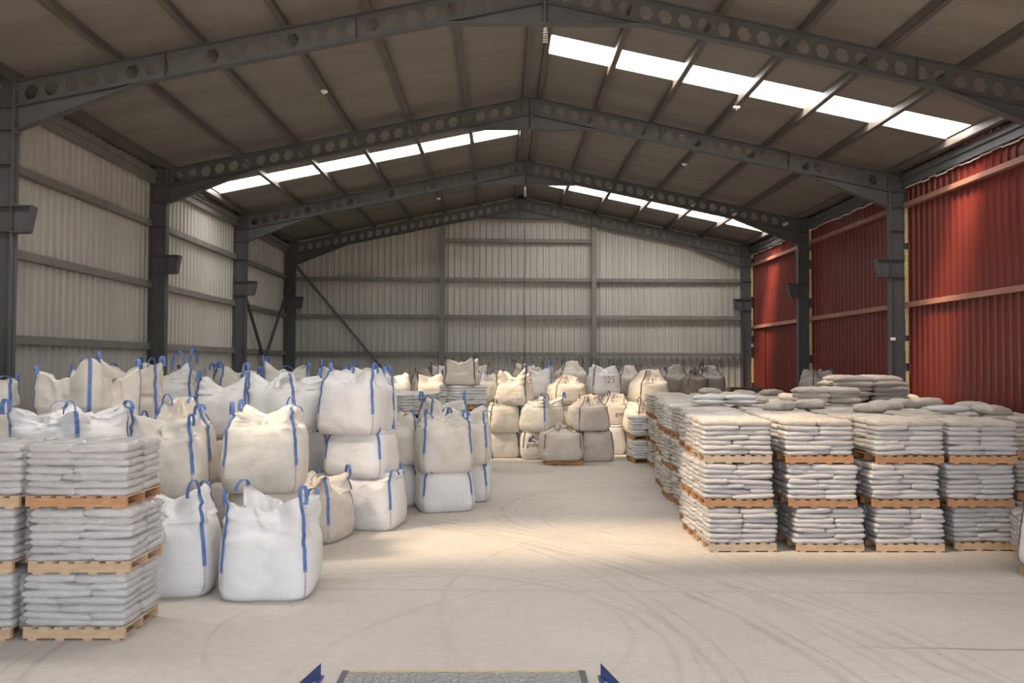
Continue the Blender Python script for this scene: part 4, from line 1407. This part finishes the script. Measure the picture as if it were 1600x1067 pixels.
# loose sacks lying on top of the block
ZT = 3 * TIER + .03
def loose(x, y, z, mat, label, rz=0.0, w=.58, d=.42, h=.11, tilt=(0, 0), group='loose sacks on the block'):
    kk = ('pillow', mat, load_rng.randrange(6))
    if kk not in SACK:
        SACK[kk] = sack_mesh(kk[2] * 5 + 2, mat, pillow=True)
    me = SACK[kk]
    o = link('sack', me, None, (x, y, z + h / 2), (tilt[0], tilt[1], rz), (w, d, h))
    tag(o, label, 'sack', group)
px_, py_ = 7.62, 17.3
for k in range(5):
    for q in range(2):
        loose(px_ - .36 + .72 * q + load_rng.uniform(-.05, .05) + (.03 * (2 - k) if q else -.03 * (2 - k)), py_ - .1 + load_rng.uniform(-.04, .04), ZT + k * .098, 'sack_grey',
              'dusty grey sack fronting the tall loose pile, %s layer up, %s end' % (ORD[k], ('aisle', 'red-wall')[q]), load_rng.uniform(-.15, .15), .76, .54, .165)
        loose(px_ - .36 + .72 * q + load_rng.uniform(-.05, .05), py_ + .45 + load_rng.uniform(-.04, .04), ZT + k * .098, 'sack_grey',
              'dusty grey sack at the back of the tall loose pile, %s layer, %s end' % (ORD[k], ('aisle', 'red-wall')[q]), load_rng.uniform(-.15, .15), .76, .54, .165)
for k in range(3):
    for q in range(2):
        loose(6.10 + .58 * q + load_rng.uniform(-.04, .04), 16.3 + load_rng.uniform(-.04, .04), ZT + k * .09, 'sack_dusty',
              'dusty sack in the low pile beside the tall loose pile, %s layer, %s end' % (ORD[k], ('aisle', 'red-wall')[q]), load_rng.uniform(-.2, .2), .66, .48, .16)
for k in range(2):
    for q in range(2):
        loose(3.98 + .6 * q, 16.0 + load_rng.uniform(-.03, .03), ZT + k * .085, 'sack_silver', 'glossy bright white sack on the aisle edge of the block, %s layer, %s end' % (('lower', 'upper')[k], ('aisle', 'inner')[q]), load_rng.uniform(-.1, .1), .64, .44, .11)
loose(8.62, 18.3, ZT, 'sack_cream', 'pale cream sack propped by the red wall, flatter one', .3, .7, .5, .16, (.1, -.15))
loose(8.55, 17.5, ZT + .02, 'sack_cream', 'pale cream sack propped by the red wall, more upright one', -.3, .62, .45, .15, (.25, .3))
loose(7.35, 13.6, ZT + .0, 'sack_silver', 'single shiny pale sack lying flat near the red wall', .1, .62, .44, .12)
ORDN = [a for a in ORD] + ['fifteenth', 'sixteenth', 'seventeenth']
spots = [(4.9, 14.6), (5.7, 15.3), (6.9, 14.9), (7.6, 15.6), (5.2, 17.1), (8.2, 14.4), (6.4, 18.3), (5.3, 19.0), (4.7, 18.0), (7.2, 19.4), (6.0, 20.5), (8.3, 16.2), (7.9, 13.3), (6.2, 13.9), (7.0, 21.5), (5.6, 22.3), (8.4, 20.3)]
spots.sort(key=lambda p: p[1])
for i, (x, y) in enumerate(spots):
    loose(x, y, ZT - .045, 'sack_dusty', 'loose dusty tan sack sagging on the deep block, %s nearest the camera' % ORDN[i], load_rng.uniform(-.6, .6), .56, .42, .18, (load_rng.uniform(-.1, .1), load_rng.uniform(-.1, .1)), group='loose dusty sacks sagging on the deep block')

# silver sack loads at the end of the aisle and wrapped loads beyond the blue-strapped pile
def paper_label(load, x, y, z, rz, w=.2, h=.13):
    m = MB(); m.box(-w / 2, w / 2, -.004, 0, 0, h)
    o = m.build('paper_label', 'paper', load)
    o.location, o.rotation_euler = (x, y, z), (0, 0, rz)
for k in range(2):
    t = sack_load((3.98, 23.2, k * TIER), math.pi / 2 + .06 - .05 * k, 'sack_silver', 'wood_orange', 'load of shiny silver-white sacks standing alone at the aisle end, %s one' % ('lower', 'upper')[k], 1, group='silver sack loads')
    paper_label(t, -.505, .05, .3, -math.pi / 2)
for i, (x, y, rz) in enumerate(((-2.55, 20.7, -.62), (-2.08, 21.95, -.62), (-1.0, 21.45, .62))):
    t = sack_load((x, y, 2 * TIER + (.06 if i < 2 else .25)), rz, 'sack_silver', 'wood_orange',
              ('wrapped load of shiny sacks high up beyond the blue-strapped pile, aisle-far one', 'wrapped load of shiny sacks high up beyond the blue-strapped pile, middle one', 'wrapped load of white sacks with a paper label, under the cream bag')[i], 1, group='wrapped loads on high')
    if i == 2:
        paper_label(t, .51, 0, .3, math.pi / 2)
    low2 = None
m = MB()
for x, y, rz, zz in ((-2.55, 20.7, -.62, .06), (-2.08, 21.95, -.62, .06), (-1.0, 21.45, .62, .25)):
    for k in range(2):
        low_load(m, x, y, k * TIER + zz, rz)
    m.box(x - .3, x + .3, y - .3, y + .3, 0, zz + .02)
tag(m.build('sack_loads_under', 'sack_dusty'), 'hidden lower sack loads under the wrapped ones on high', 'sack loads', kind='stuff')
